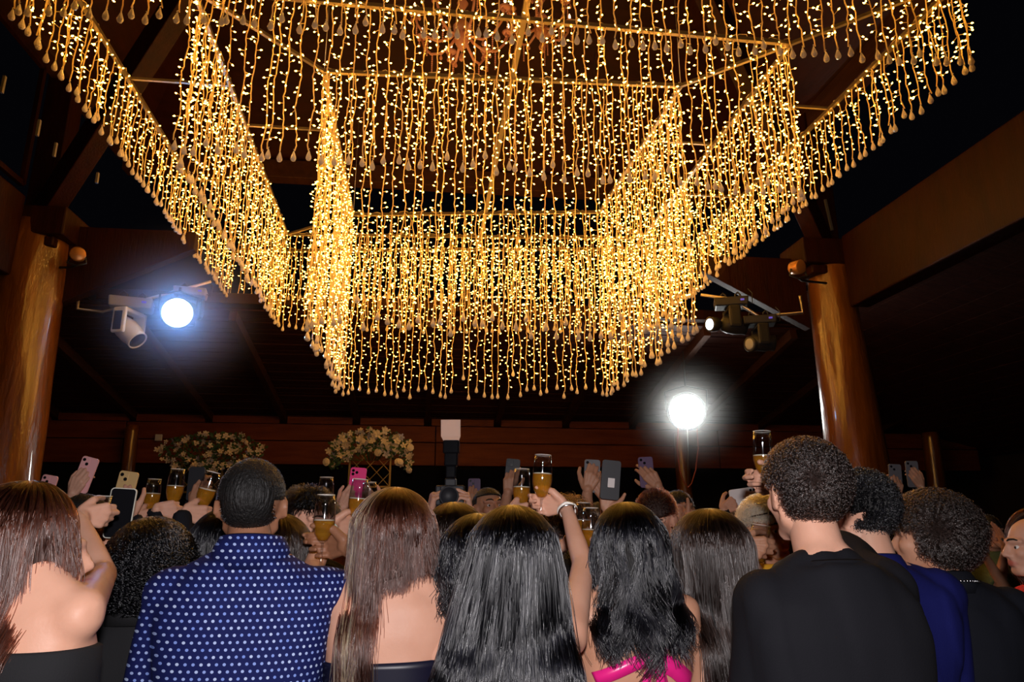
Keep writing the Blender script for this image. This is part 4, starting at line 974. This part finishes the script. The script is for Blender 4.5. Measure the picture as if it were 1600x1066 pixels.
# --- P1
gP1 = glass_in_hand(157, 806, 2.02, 'clear glass gripped in a fist left of the clear-cased phone', 0, (.75, .6, .1), True, kind='glass', lvl=.3, sc=.72, slide=0); gP1['E'] = P(160, 898, 1.80)
person('woman with long straight brown hair and one bare shoulder in a black top, turned right', 50, 868, 1.45, -14, 'f', 'skin_fair', head=(-50, 0, 0), arms={'R': gP1},
       hair=('long', dict(key='brown', N=9000, L=.5, amax=2.35, amin=-2.0, Lf=lambda a: .75 if a < 1.62 else (.13 if a > 1.85 else .75 - (a - 1.62) / .23 * .62), opt=dict(shift=.015, flare=-.25, vol=1.10, spow=.8), wave=.010, wl=.3, rad=.0010, seed=5)),
       top=('dress', T_CHAR, dict(z1=1.47, cut=lambda x, y: 1.355 + max(0, .05 - x) * .5)), bottom=('skirt', M_SKIRT), drop=.12)
# --- P2
c2 = P(188, 802, 2.3); n2 = -(-AW + RT * .22).normalized()
make_phone(c2, tiltup(3), n2, 'black-screened phone in a clear case, screen towards the viewer, held over the curly head', C_CLEAR, cams=0, w=.078, h=.158)
h2 = dict(W=P(172, 868, 2.10), Z=tiltup(4), Y=(RT + AW * .1), pose='side'); h2 = dict(W=P(176, 870, 2.35), Z=(Z3 + RT * .06).normalized(), Y=-AW, pose='phone', hint=(-.5, -.2, -1))
o2, M2, A2, s2 = person('woman with a curly black bob in a high-necked black top, filming with a phone', 236, 890, 2.02, 2, 'f', 'skin_fair', head=(0, 4, 0), arms={'L': h2},
       hair=('long', dict(key='black', N=6500, L=.085, amax=2.2, opt=dict(vol=1.17, flare=1.0, th1=1.6, fr=.5, back=0), curl=.0095, turns=9, rad=.0012, n=48, clump=300, pull=.3, seed=9)),
       top=('shirt', T_CHAR, dict(sleeve=.9, collar=.045, fold=.006)), bottom=('skirt', M_SKIRT))
# --- P4
g = glass_in_hand(556, 812, 2.35, 'champagne flute held up left of the woman with the bare back', 4, (.75, .5, .1), False, lvl=.5); g['hint'] = (-.8, 0, -.7)
o4, M4, A4, s4 = person('woman with long dark brown hair over a bare back in a strapless navy dress', 613, 850, 1.9, 0, 'f', 'skin_fair', head=(4, 2, 2), arms={'L': g},
       hair=('long', dict(key='brown', N=9000, L=.6, amax=1.75, Lf=lambda a: .66 if a < -.75 else (.66 - (a + .75) / .35 * .5 if a < -.4 else .13 - .03 * (a + .4)), opt=dict(shift=-.035, flare=-.3, vol=1.12), wave=.006, wl=.3, rad=.0009, seed=12, hl=('honey', .4, lambda a: a < -.7))),
       top=('dress', T_SAT, dict(z1=1.35, cut=lambda x, y: 1.295 + .02 * x)), bottom=('skirt', M_SKIRT), drop=.06)
# --- P5
g = glass_in_hand(846, 778, 2.2, 'nearly full champagne flute held highest above the long-haired heads', 3, (-.85, .5, 0), True, lvl=.55); g['hint'] = (1, -.2, -.8)
o5, M5, A5, s5 = person('woman with very long straight black hair down her back, raising a flute', 800, 884, 1.72, 0, 'f', 'skin_fair', head=(0, 0, 0), arms={'R': g},
       hair=('long', dict(key='black', N=14000, L=.62, amax=2.0, opt=dict(vol=1.10, flare=1.75, shift=-.09, spow=1.2), wave=.006, wl=.35, rad=.0010, seed=21, clump=110)),
       top=('dress', T_SAT, dict(z1=1.38, cut=lambda x, y: 1.25)), bottom=('skirt', M_SKIRT))
# --- P6
o6, M6, A6, s6 = person('woman with long wavy black hair in an open-backed dress with hot pink ties', 980, 866, 1.98, 2, 'f', 'skin_tan', head=(-4, 2, -1), arms={},
       hair=('long', dict(key='black', N=6000, L=.36, amax=1.5, Lf=lambda a: .26 + .05 * math.cos(a * 5), opt=dict(vol=1.04, flare=.25, shift=.02), wave=.026, wl=.2, rad=.0010, seed=33, clump=24, pull=.92, shell=.35)),
       top=('dress', T_PINK, dict(z1=1.22, cut=lambda x, y: 1.02)), bottom=('skirt', T_PINK), drop=.06)
# --- P7
o7, M7, A7, s7 = person('woman with straight dark brown hair half tied back, wearing blue sequins', 1106, 874, 2.08, 4, 'f', 'skin_fair', head=(10, 2, 0), arms={},
       hair=('long', dict(key='umber', N=9000, L=.55, amax=2.0, amin=-2.2, opt=dict(vol=1.14, flare=-.5, shift=.03), wave=.006, wl=.3, rad=.0010, seed=41, clump=50)),
       top=('dress', SEQ, dict(z1=1.30, cut=lambda x, y: 1.2)), bottom=('skirt', SEQ))
# --- P11
person('smiling woman in a red dress facing left at the right-hand end of the crowd', 1613, 856, 2.65, 78, 'f', 'skin_fair', head=(0, 0, 0), arms={}, face=True,
       hair=('long', dict(key='brown', N=4000, L=.3, amax=2.0, opt=dict(vol=1.12), wave=.012, seed=51)), top=('shirt', T_RED, dict(sleeve=.35, fold=.01)), bottom=('skirt', T_RED))
# --- between and behind
person('dark-haired woman hidden behind the ear of the man in the dotted shirt', 352, 868, 2.2, 0, 'f', 'skin_fair', hair=('long', dict(key='black', N=3500, L=.35, amax=1.9, opt=dict(vol=1.1), seed=61)), top=('shirt', T_BLACK, {}), vox=.014)
person('woman with straight brown-black hair just right of the dotted shirt man', 434, 876, 2.2, -6, 'f', 'skin_fair', hair=('long', dict(key='umber', N=3500, L=.35, amax=1.9, opt=dict(vol=1.1), seed=62)), top=('shirt', T_BLACK, {}), vox=.014)
person('young man with a thick black fringe and lowered eyes, facing the flutes', 482, 820, 2.5, 200, 'm', 'skin_fair', head=(28, -3, 0), face=True, closed=True,
       hair=('short', dict(key='black', nape=-.05, thick=.014, N=4500, length=.032, rad=.0012, down=.6, front=.72)), top=('shirt', T_BLACK, {}))
person('woman with dark hair parted over her ear, right of the bare back', 706, 858, 2.25, -6, 'f', 'skin_fair', head=(20, -4, 0), hair=('long', dict(key='umber', N=4500, L=.2, amax=1.5, opt=dict(vol=1.1), seed=63)), top=('shirt', T_BLACK, {}))
g = glass_in_hand(814, 792, 2.5, 'champagne flute a little lower and left of the highest one', 2, (.85, .4, .15), True, lvl=.5); g['hint'] = (.4, -.2, -1)
person('woman with damp wavy black hair and a bare shoulder in a black dress', 746, 888, 1.9, 4, 'f', 'skin_fair', head=(0, -2, 0), arms={'R': g}, hair=('long', dict(key='black', N=6000, L=.16, amax=2.0, opt=dict(vol=1.1, back=0), wave=.014, wl=.09, seed=64, clump=40, rad=.0011)),
       top=('dress', T_BLACK, dict(z1=1.42, cut=lambda x, y: 1.42 if .03 < abs(x) < .1 else 1.3)), bottom=('skirt', M_SKIRT))
# photographer
cc = P(704, 775, 3.2); camh = empty('camera_body', cc, (0, 0, R_(172))); camh.name = 'camera_with_flash'; tag(camh, 'black camera with a tall flash and a white bounce card, held by two hands', 'camera')
# parts are built facing -Y, towards the viewer
b = MB(); b.box((0, 0, 0), (.125, .06, .09)); b.box((0, 0, .058), (.05, .05, .035)); b.box((-.052, -.012, 0), (.024, .05, .085)); b.build('body', C_BLK, camh, smooth=False, bevel=.006); camh.rotation_euler = (0, 0, R_(-8))
b = MB(); b.lathe([(.038, 0), (.040, .05), (.042, .09), (.037, .092), (.034, .07), (.001, .068)], (0.005, -.03, -.005), 24, Matrix.Rotation(math.pi / 2, 3, 'X')); b.build('lens_barrel', C_BLK, camh)
b = MB(); b.box((0, 0, .105), (.045, .04, .055)); b.box((0, 0, .165), (.06, .055, .07)); b.box((0, -.005, .215), (.072, .06, .06)); b.build('flash', M_SCREEN, camh, smooth=False, bevel=.006)
b = MB(); b.add([(-.033, -.02, .238), (.033, -.02, .238), (.042, -.03, .262), (.042, -.045, .335), (-.046, -.045, .335), (-.046, -.03, .262), (-.033, -.016, .238), (.033, -.016, .238), (.042, -.026, .262), (.042, -.041, .335), (-.046, -.041, .335), (-.046, -.026, .262)],
    [(0, 1, 2, 5), (5, 2, 3, 4), (7, 6, 11, 8), (8, 11, 10, 9), (0, 6, 7, 1), (1, 7, 8, 2), (2, 8, 9, 3), (3, 9, 10, 4), (4, 10, 11, 5), (5, 11, 6, 0)]); b.build('bounce_card', mat('white_card', (.95, .80, .72), .6, transl=.5), camh, smooth=False)
hR = dict(W=P(670, 803, 3.12), Z=(Z3 + RT * .25 - AW * .1).normalized(), Y=(RT + AW * .3).normalized(), pose='side', hint=(-.4, 0, -1)); hL = dict(W=P(736, 803, 3.14), Z=(Z3 - RT * .2 - AW * .2).normalized(), Y=(-RT - AW * .1).normalized(), pose='side', hint=(.3, 0, -1))
person('photographer hidden behind the heads, lifting the camera with the flash', 702, 852, 3.45, 180, 'm', 'skin_fair', arms={'R': hR, 'L': hL}, hair=('short', dict(key='umber', N=1500)), top=('shirt', T_SHIRT, dict(sleeve=.5)), vox=.014)
def phone_hand(x, y, d, label, mback, tilt=0, wx=None, wy=None, side=0, **kw):
    c = P(x, y, d); pose = kw.pop('pose', 'phone'); n_ = (-AW + RT * kw.pop('turn', 0)).normalized(); zt = kw.pop('ztilt', tilt)
    land = kw.pop('land', False)
    make_phone(c, tiltup(tilt), n_, label, mback, **kw)
    if wx is None: return None
    W = P(wx, wy, d - .03); Z = (c + n_ * .02 - W).normalized()
    return dict(W=W, Z=Z, Y=-n_, pose=pose)
GP = 'phones held up to film'
# P17 far man with dark phone
h = phone_hand(800, 742, 3.75, 'black phone with a pale lens block, above the smiling man at the back', C_BLK, 6, 793, 772, cams=2, group=GP, h=.165); h['hint'] = (.5, 0, -1)
person('man with cropped hair and tanned face looking up, below the black phone', 764, 796, 4.0, 188, 'm', 'skin_olive', head=(10, 12, 0), arms={'L': h}, face=True, hair=('short', dict(key='black', N=2500, length=.008, thick=.005, side=.0, front=.8)), top=('shirt', T_SHIRT, dict(sleeve=.4)))
h = phone_hand(741, 768, 4.3, 'small dark phone beside the head of the tanned man', C_PUR, 0, 736, 795, group=GP)
person('person behind the tanned man, only an arm and phone in view', 730, 850, 4.5, 180, 'm', 'skin_olive', arms={'R': h}, hair=('short', dict(key='black', N=800)), top=('shirt', T_SHIRT, {}), vox=.018)
# P20 teal
person('man with a brown crop in a teal shirt looking down', 1025, 812, 3.2, 172, 'm', 'skin_fair', head=(-22, -22, 0), face=True, closed=True, hair=('short', dict(key='brown', N=4500, length=.018, thick=.008, side=.0)), top=('shirt', T_TEAL, dict(sleeve=.4, collar=.03)))
# P21 
h = phone_hand(1010, 738, 3.6, 'grey phone gripped by the long raised arm right of centre', C_PUR, -3, 1030, 762, cams=2, group=GP); h['hint'] = (-.2, 0, -1)
h2_ = dict(W=P(1072, 818, 3.6), Z=(Z3 * .2 + RT * .55 - AW * .8).normalized(), Y=(-RT + Z3 * .1 - AW * .6).normalized(), pose='thumb', hint=(.3, 0, -1))
person('man at the back with one arm high and the other hand giving a thumbs up', 1062, 802, 3.85, 180, 'm', 'skin_olive', head=(-6, 14, 6), arms={'R': h, 'L': h2_}, face=True, hair=('short', dict(key='black', N=1500, thick=.006)), top=('shirt', T_SHIRT, dict(sleeve=.35)))
# P22
n_ = (-AW).normalized(); cw = P(1165, 775, 3.4); make_phone(cw, (RT + Z3 * .14).normalized(), n_, 'white phone held sideways near the curly-haired man\'s glass', C_WHITE, cams=3, camrow=True, group=GP)
h = dict(W=P(1128, 798, 3.38), Z=(cw - P(1128, 798, 3.38)).normalized(), Y=(AW + RT * .2), pose='phone', hint=(-.3, 0, -1))
person('dark curly-haired person behind the half-tied hair, holding the white phone', 1142, 846, 3.5, 180, 'f', 'skin_tan', arms={'R': h}, hair=('short', dict(key='umber', N=3000, thick=.02, length=.035, curl=.006, n=10)), top=('shirt', T_BLACK, {}), vox=.014)
# P23 blond
g = glass_in_hand(1186, 856, 2.45, 'half-full glass glowing gold in front of the blond man', 10, (.9, -.3, .3), True, kind='glass', lvl=.62, slide=0.0); g['hint'] = (-.8, 0, -1); g['pose'] = 'glass'
o23, M23, A23, s23 = person('man with bleached curly hair and sunglasses on his head in a yellow shirt', 1200, 828, 2.85, 186, 'm', 'skin_olive', head=(8, -4, 4), arms={'R': g}, face=True, hair=('short', dict(key='blond', N=5500, thick=.012, length=.022, curl=.005, turns=2, n=12, nape=-.04, side=.0)), top=('shirt', T_YEL, dict(sleeve=.4)))
# P18 camouflage
h = phone_hand(925, 744, 3.35, 'dark grey phone in the hands above the camouflage sleeve', C_GREY, 3, 917, 768, cams=2, group=GP); h['hint'] = (-.4, 0, -1)
h3 = dict(W=P(944, 778, 3.33), Z=(Z3 - RT * .45).normalized(), Y=AW, pose='relax', hint=(.5, 0, -1))
person('man in a camouflage shirt lifting a grey phone with both hands', 938, 822, 3.6, 180, 'm', 'skin_olive', arms={'R': h, 'L': h3}, face=True, hair=('short', dict(key='black', N=1200, length=.006, thick=.004)), top=('shirt', T_CAMO, dict(sleeve=.75)))
# P19 black phone with a label
h = phone_hand(954, 750, 2.95, 'black phone with a round ring and a small white label, above the wavy black hair', C_BLK, 6, 946, 800, cams=0, group=GP, mark=C_WHITE, h=.16, w=.078, pose='open'); h['hint'] = (-.2, 0, -1); h['Y'] = -AW; h['W'] = P(946, 797, 3.0)
person('short person behind the wavy black hair holding up the labelled black phone', 972, 872, 3.05, 180, 'f', 'skin_tan', arms={'R': h}, hair=('short', dict(key='black', N=600)), top=('shirt', T_BLACK, dict(sleeve=.35)), vox=.016)
# P24 and the left side
person('man at the left with receding dark hair, partly behind a fist', 135, 818, 2.95, 210, 'm', 'skin_olive', head=(50, 0, 0), arms={}, face=True, hair=('short', dict(key='black', N=1500, length=.006, thick=.004, front=.9)), top=('shirt', T_BLACK, dict(sleeve=.4)))
h = phone_hand(133, 742, 3.1, 'pale pink phone with two lenses held highest at the left', C_PINK, 14, 112, 774, cams=2, group=GP); h['hint'] = (-.5, 0, -1)
person('person hidden by brown hair, a white cuff and a pale pink phone in view', 60, 858, 3.3, 180, 'f', 'skin_fair', arms={'R': h}, hair=('short', dict(key='black', N=600)), top=('shirt', T_WHITE, dict(sleeve=.93, fold=.004)), vox=.014)
h = phone_hand(72, 768, 3.4, 'rose phone just above the brown hair at the far left', C_PINK, 10, 62, 800, cams=2, group=GP)
person('person at the far left, almost wholly hidden under a rose phone', 20, 870, 3.6, 180, 'f', 'skin_olive', arms={'R': h}, hair=('short', dict(key='black', N=400)), top=('shirt', T_BLACK, {}), vox=.018)
h = phone_hand(195, 768, 2.75, 'gold phone peeking over the clear-cased phone', C_GOLD, 8, 206, 806, cams=2, group=GP)
person('person behind the curly bob, fingers round a gold phone', 214, 872, 2.95, 180, 'f', 'skin_fair', arms={'L': h}, hair=('short', dict(key='black', N=400)), top=('shirt', T_BLACK, {}), vox=.018)
g = glass_in_hand(234, 800, 2.9, 'champagne flute leftmost of the three above the curly bob', 2, (.7, .5, .1), True, lvl=.55, group='') if False else glass_in_hand(234, 800, 2.9, 'champagne flute leftmost of the three above the curly bob', 2, (.7, .5, .1), True, lvl=.55)
g2 = glass_in_hand(270, 788, 2.7, 'champagne flute in the middle of the three above the curly bob', 2, (.75, .4, .2), True, lvl=.5)
person('person with a red nail holding the middle flute, behind the curly bob', 262, 880, 3.0, 180, 'f', 'skin_fair', arms={'R': g, 'L': g2}, hair=('short', dict(key='black', N=400)), top=('shirt', T_BLACK, {}), vox=.016)
g = glass_in_hand(314, 794, 2.55, 'champagne flute tilting right, nearest the dotted shirt man\'s ear', 14, (.7, .4, .3), True, lvl=.5); g['hint'] = (.2, -.3, -1)
person('person behind the curly bob lifting the tilted flute in a pale fist', 292, 884, 2.6, 0, 'f', 'skin_fair', arms={'R': g}, hair=('short', dict(key='black', N=400)), top=('shirt', T_BLACK, {}), vox=.014)
h = phone_hand(306, 756, 3.3, 'black phone behind the tilted flute', C_BLK, 0, 300, 785, cams=0, group=GP); h['Z'] = (Z3 + RT * .5).normalized()
person('person behind the tilted flute with a black phone', 330, 868, 3.5, 180, 'f', 'skin_olive', arms={'R': h}, hair=('short', dict(key='black', N=400)), top=('shirt', T_BLACK, {}), vox=.018)
# centre
h = phone_hand(558, 757, 3.3, 'magenta phone with three lenses held in two hands', C_MAG, 4, 532, 796, cams=3, group=GP); h['hint'] = (-.5, 0, -1)
hb2 = dict(W=P(588, 796, 3.28), Z=(P(566, 764, 3.28) - P(588, 796, 3.28)).normalized(), Y=AW, pose='phone', hint=(.5, 0, -1))
person('person behind the toast filming with the magenta phone', 560, 862, 3.5, 180, 'f', 'skin_fair', arms={'R': h, 'L': hb2}, hair=('short', dict(key='umber', N=800, thick=.015)), top=('shirt', T_BLACK, dict(sleeve=.6)), vox=.014)
g = glass_in_hand(507, 800, 2.75, 'champagne flute standing behind the dotted shirt man\'s glass', 0, (-.8, -.3, 0), True, lvl=.3)
g2 = glass_in_hand(578, 808, 2.75, 'champagne flute below the magenta phone', -3, (-.8, -.3, .1), False, lvl=.4)
person('person in the middle of the toast with a flute in each hand', 540, 880, 2.95, 180, 'm', 'skin_tan', arms={'R': g, 'L': g2}, hair=('short', dict(key='black', N=800)), top=('shirt', T_BLACK, dict(sleeve=.4)), vox=.014)
# P29, suit
person('person with a loose mass of curly dark hair and spectacles behind the raised arm', 888, 838, 2.95, 205, 'm', 'skin_fair', head=(-30, -10, 0), face=True, hair=('short', dict(key='umber', N=4500, thick=.03, length=.06, curl=.008, turns=2, n=14, nape=-.1, side=-.08, down=.6)), top=('shirt', T_BLACK, {}))
g = glass_in_hand(911, 842, 2.65, 'champagne flute held in a fist left of the wavy black hair', 2, (.9, 0, .05), False, lvl=.5)
g['hint'] = (-.6, 0, -1)
person('person left of the wavy black hair whose fist grips a flute', 905, 905, 2.6, 0, 'm', 'skin_fair', arms={'L': g}, hair=('short', dict(key='black', N=800)), top=('shirt', T_BLACK, dict(sleeve=.35)), vox=.014)
g = glass_in_hand(923, 856, 2.4, 'champagne flute raised by the dark suit sleeve', 2, (.3, .9, .1), True, lvl=.42); g['hint'] = (.3, 0, -1)
person('person in a dark suit with a white cuff raising a flute', 935, 915, 2.35, 0, 'm', 'skin_fair', arms={'R': g}, hair=('short', dict(key='black', N=800)), top=('shirt', T_SUIT, dict(sleeve=.93, fold=.004)), vox=.014)
# far right back
h = phone_hand(1399, 746, 4.2, 'phone with a dark lens block at the back right, nearer the big column', C_GREY, 3, 1403, 775, group=GP)
h2b = phone_hand(1426, 741, 4.2, 'wider phone at the back right above the afro', C_GREY, 0, 1440, 762, group=GP)
person('person at the back right holding two phones up above the afro', 1430, 842, 4.4, 180, 'f', 'skin_olive', arms={'R': h, 'L': h2b}, hair=('short', dict(key='black', N=400)), top=('shirt', T_BLACK, {}), vox=.018)
hA = dict(W=P(1538, 868, 4.8), Z=(Z3 + RT * .25).normalized(), Y=(RT - AW * .2), pose='open', hint=(-.6, 0, -1)); hB = dict(W=P(1572, 858, 4.8), Z=(Z3 - RT * .2).normalized(), Y=(-RT), pose='open', hint=(.6, 0, -1))
person('man in an olive shirt clapping in the dark at the right', 1546, 832, 5.0, 170, 'm', 'skin_olive', arms={'R': hA, 'L': hB}, face=True, hair=('short', dict(key='black', N=1200)), top=('shirt', T_GREEN, dict(sleeve=.4)))
# ------------------------------------------------------------------ worn and small things
def ring_around(o, A0, A1, t, r, rad, m, name='bracelet', n=26, wob=0, lab=None):
    c = A0.lerp(A1, t); d = (A1 - A0).normalized(); x = d.orthogonal().normalized(); y = d.cross(x)
    b = MB(); b.tube([c + (x * math.cos(a) + y * math.sin(a)) * r + d * wob * math.sin(a * 5) for a in np.linspace(0, 6.2832, n)], rad, 6)
    q = b.build(name, m, o)
    if lab: q['label'] = lab
    return q
silver = mat('silver', (.85, .85, .88), .2, 1.0); pearl = mat('pearl_beads', (.9, .85, .78), .3); vio = mat('violet_thread', (.16, .10, .55), .7); wht = mat('white_thread', (.8, .78, .75), .7); mint = mat('mint_band', (.45, .7, .65), .4); red = mat('red_varnish', (.7, .01, .02), .2)
S, E, W = A2['L']
ring_around(o2, E, W, .93, .030, .0042, vio, lab='violet braided bracelet'); ring_around(o2, E, W, .87, .031, .0022, wht); ring_around(o2, E, W, .83, .031, .0018, wht)
for k in range(2):
    c = E.lerp(W, .86) + Vector((-.005 + .006 * k, -.034, 0)); b = MB(); b.tube([c, c + Vector((.004 * k - .002, -.004, -.03)), c + Vector((.006 * k, -.002, -.065))], .0015, 4); b.build('tassel', wht, o2)
S, E, W = A5['R']; ring_around(o5, E, W, .92, .027, .0050, pearl, wob=.002); ring_around(o5, E, W, .88, .028, .0030, silver)
S, E, W = A4['L']; ring_around(o4, E, W, .85, .029, .0035, mint)
# chain on the black shirt
b = MB(); pts = []
for a in np.linspace(0, 6.2832, 60): pts.append(Vector((.098 * math.cos(a), -.024 + .094 * math.sin(a), 1.497 - .012 * math.sin(a) - (.05 if math.sin(a) > .6 else 0))) * s10)
for i in range(0, 59): b.ball(pts[i], .0042, 6, 4)
c = b.build('neck_chain', silver, o10); c['label'] = 'silver chain necklace'; c['kind'] = 'stuff'
# sunglasses pushed up on the bleached hair
b = MB(); T = lambda p: M23 @ Vector(p)
R3 = M23.to_3x3()
for k in (-1, 1):
    e = MB(); e.ball((0, 0, 0), (.028, .006, .020), 16, 8); b.add([T((k * .033, .088, .075)) + R3 @ (Matrix.Rotation(R_(-50), 3, 'X') @ Vector(v)) for v in e.v], e.f)
    b.tube([T((k * .06, .078, .072)), T((k * .088, .02, .058)), T((k * .088, -.04, .04))], .0028, 6)
b.tube([T((-.008, .093, .078)), T((0, .095, .08)), T((.008, .093, .078))], .003, 6)
b.build('sunglasses', mat('dark_lens', (.05, .03, .02), .08, spec=1.0), o23)
# the pink ties over the bare back
def back_y(x, z, sex='f', off=.012):
    hw, hd, yc = body_depth(sex, z); u = min(.999, abs(x) / hw); return yc - hd * (1 - u ** 2.5) ** .4 - off
def ribbon(o, s, pts, w_, m, name, th=.003):
    b = MB(); n = 14; P3 = []
    for i in range(len(pts) - 1):
        for t in np.linspace(0, 1, n, endpoint=(i == len(pts) - 2)): P3.append((pts[i][0] * (1 - t) + pts[i + 1][0] * t, pts[i][1] * (1 - t) + pts[i + 1][1] * t))
    vs = []
    for i, (x, z) in enumerate(P3):
        a = P3[max(0, i - 1)]; c = P3[min(len(P3) - 1, i + 1)]; d = Vector((c[0] - a[0], c[1] - a[1])).normalized(); nx, nz = -d.y, d.x
        for k in (-1, 1):
            xx, zz = x + nx * k * w_ / 2, z + nz * k * w_ / 2; vs.append(Vector((xx, back_y(xx, zz, off=.010), zz)) * s)
    b.add(vs, [(2 * i, 2 * i + 1, 2 * i + 3, 2 * i + 2) for i in range(len(P3) - 1)]); q = b.build(name, m, o); so = q.modifiers.new('t', 'SOLIDIFY'); so.thickness = th; so.offset = 1; return q
ribbon(o6, s6, [(-.13, 1.262), (-.04, 1.30), (.02, 1.318)], .034, T_PINK, 'back_tie'); ribbon(o6, s6, [(.02, 1.318), (.08, 1.285), (.145, 1.235)], .045, T_PINK, 'back_tie')
ribbon(o6, s6, [(.025, 1.32), (.045, 1.24), (.05, 1.05)], .030, T_PINK, 'tie_end'); ribbon(o6, s6, [(.03, 1.315), (.0, 1.27), (-.015, 1.2)], .022, T_PINK, 'tie_end')
ribbon(o6, s6, [(.035, 1.32), (.075, 1.36), (.085, 1.40)], .018, T_PINK, 'shoulder_strap'); ribbon(o6, s6, [(.055, 1.36), (.068, 1.42), (.065, 1.47)], .024, T_GLIT, 'jewelled_strap')
# the gold chain down the navy dress back
b = MB()
for k in range(9): b.ball(Vector((-.115 + .004 * math.sin(k * 2), back_y(-.115, 1.2 - .025 * k, off=.012), 1.2 - .025 * k)) * s4, .0035, 6, 4)
q = b.build('gold_chain', mat('gold', (.9, .65, .3), .25, 1.0), o4); q['kind'] = 'stuff'
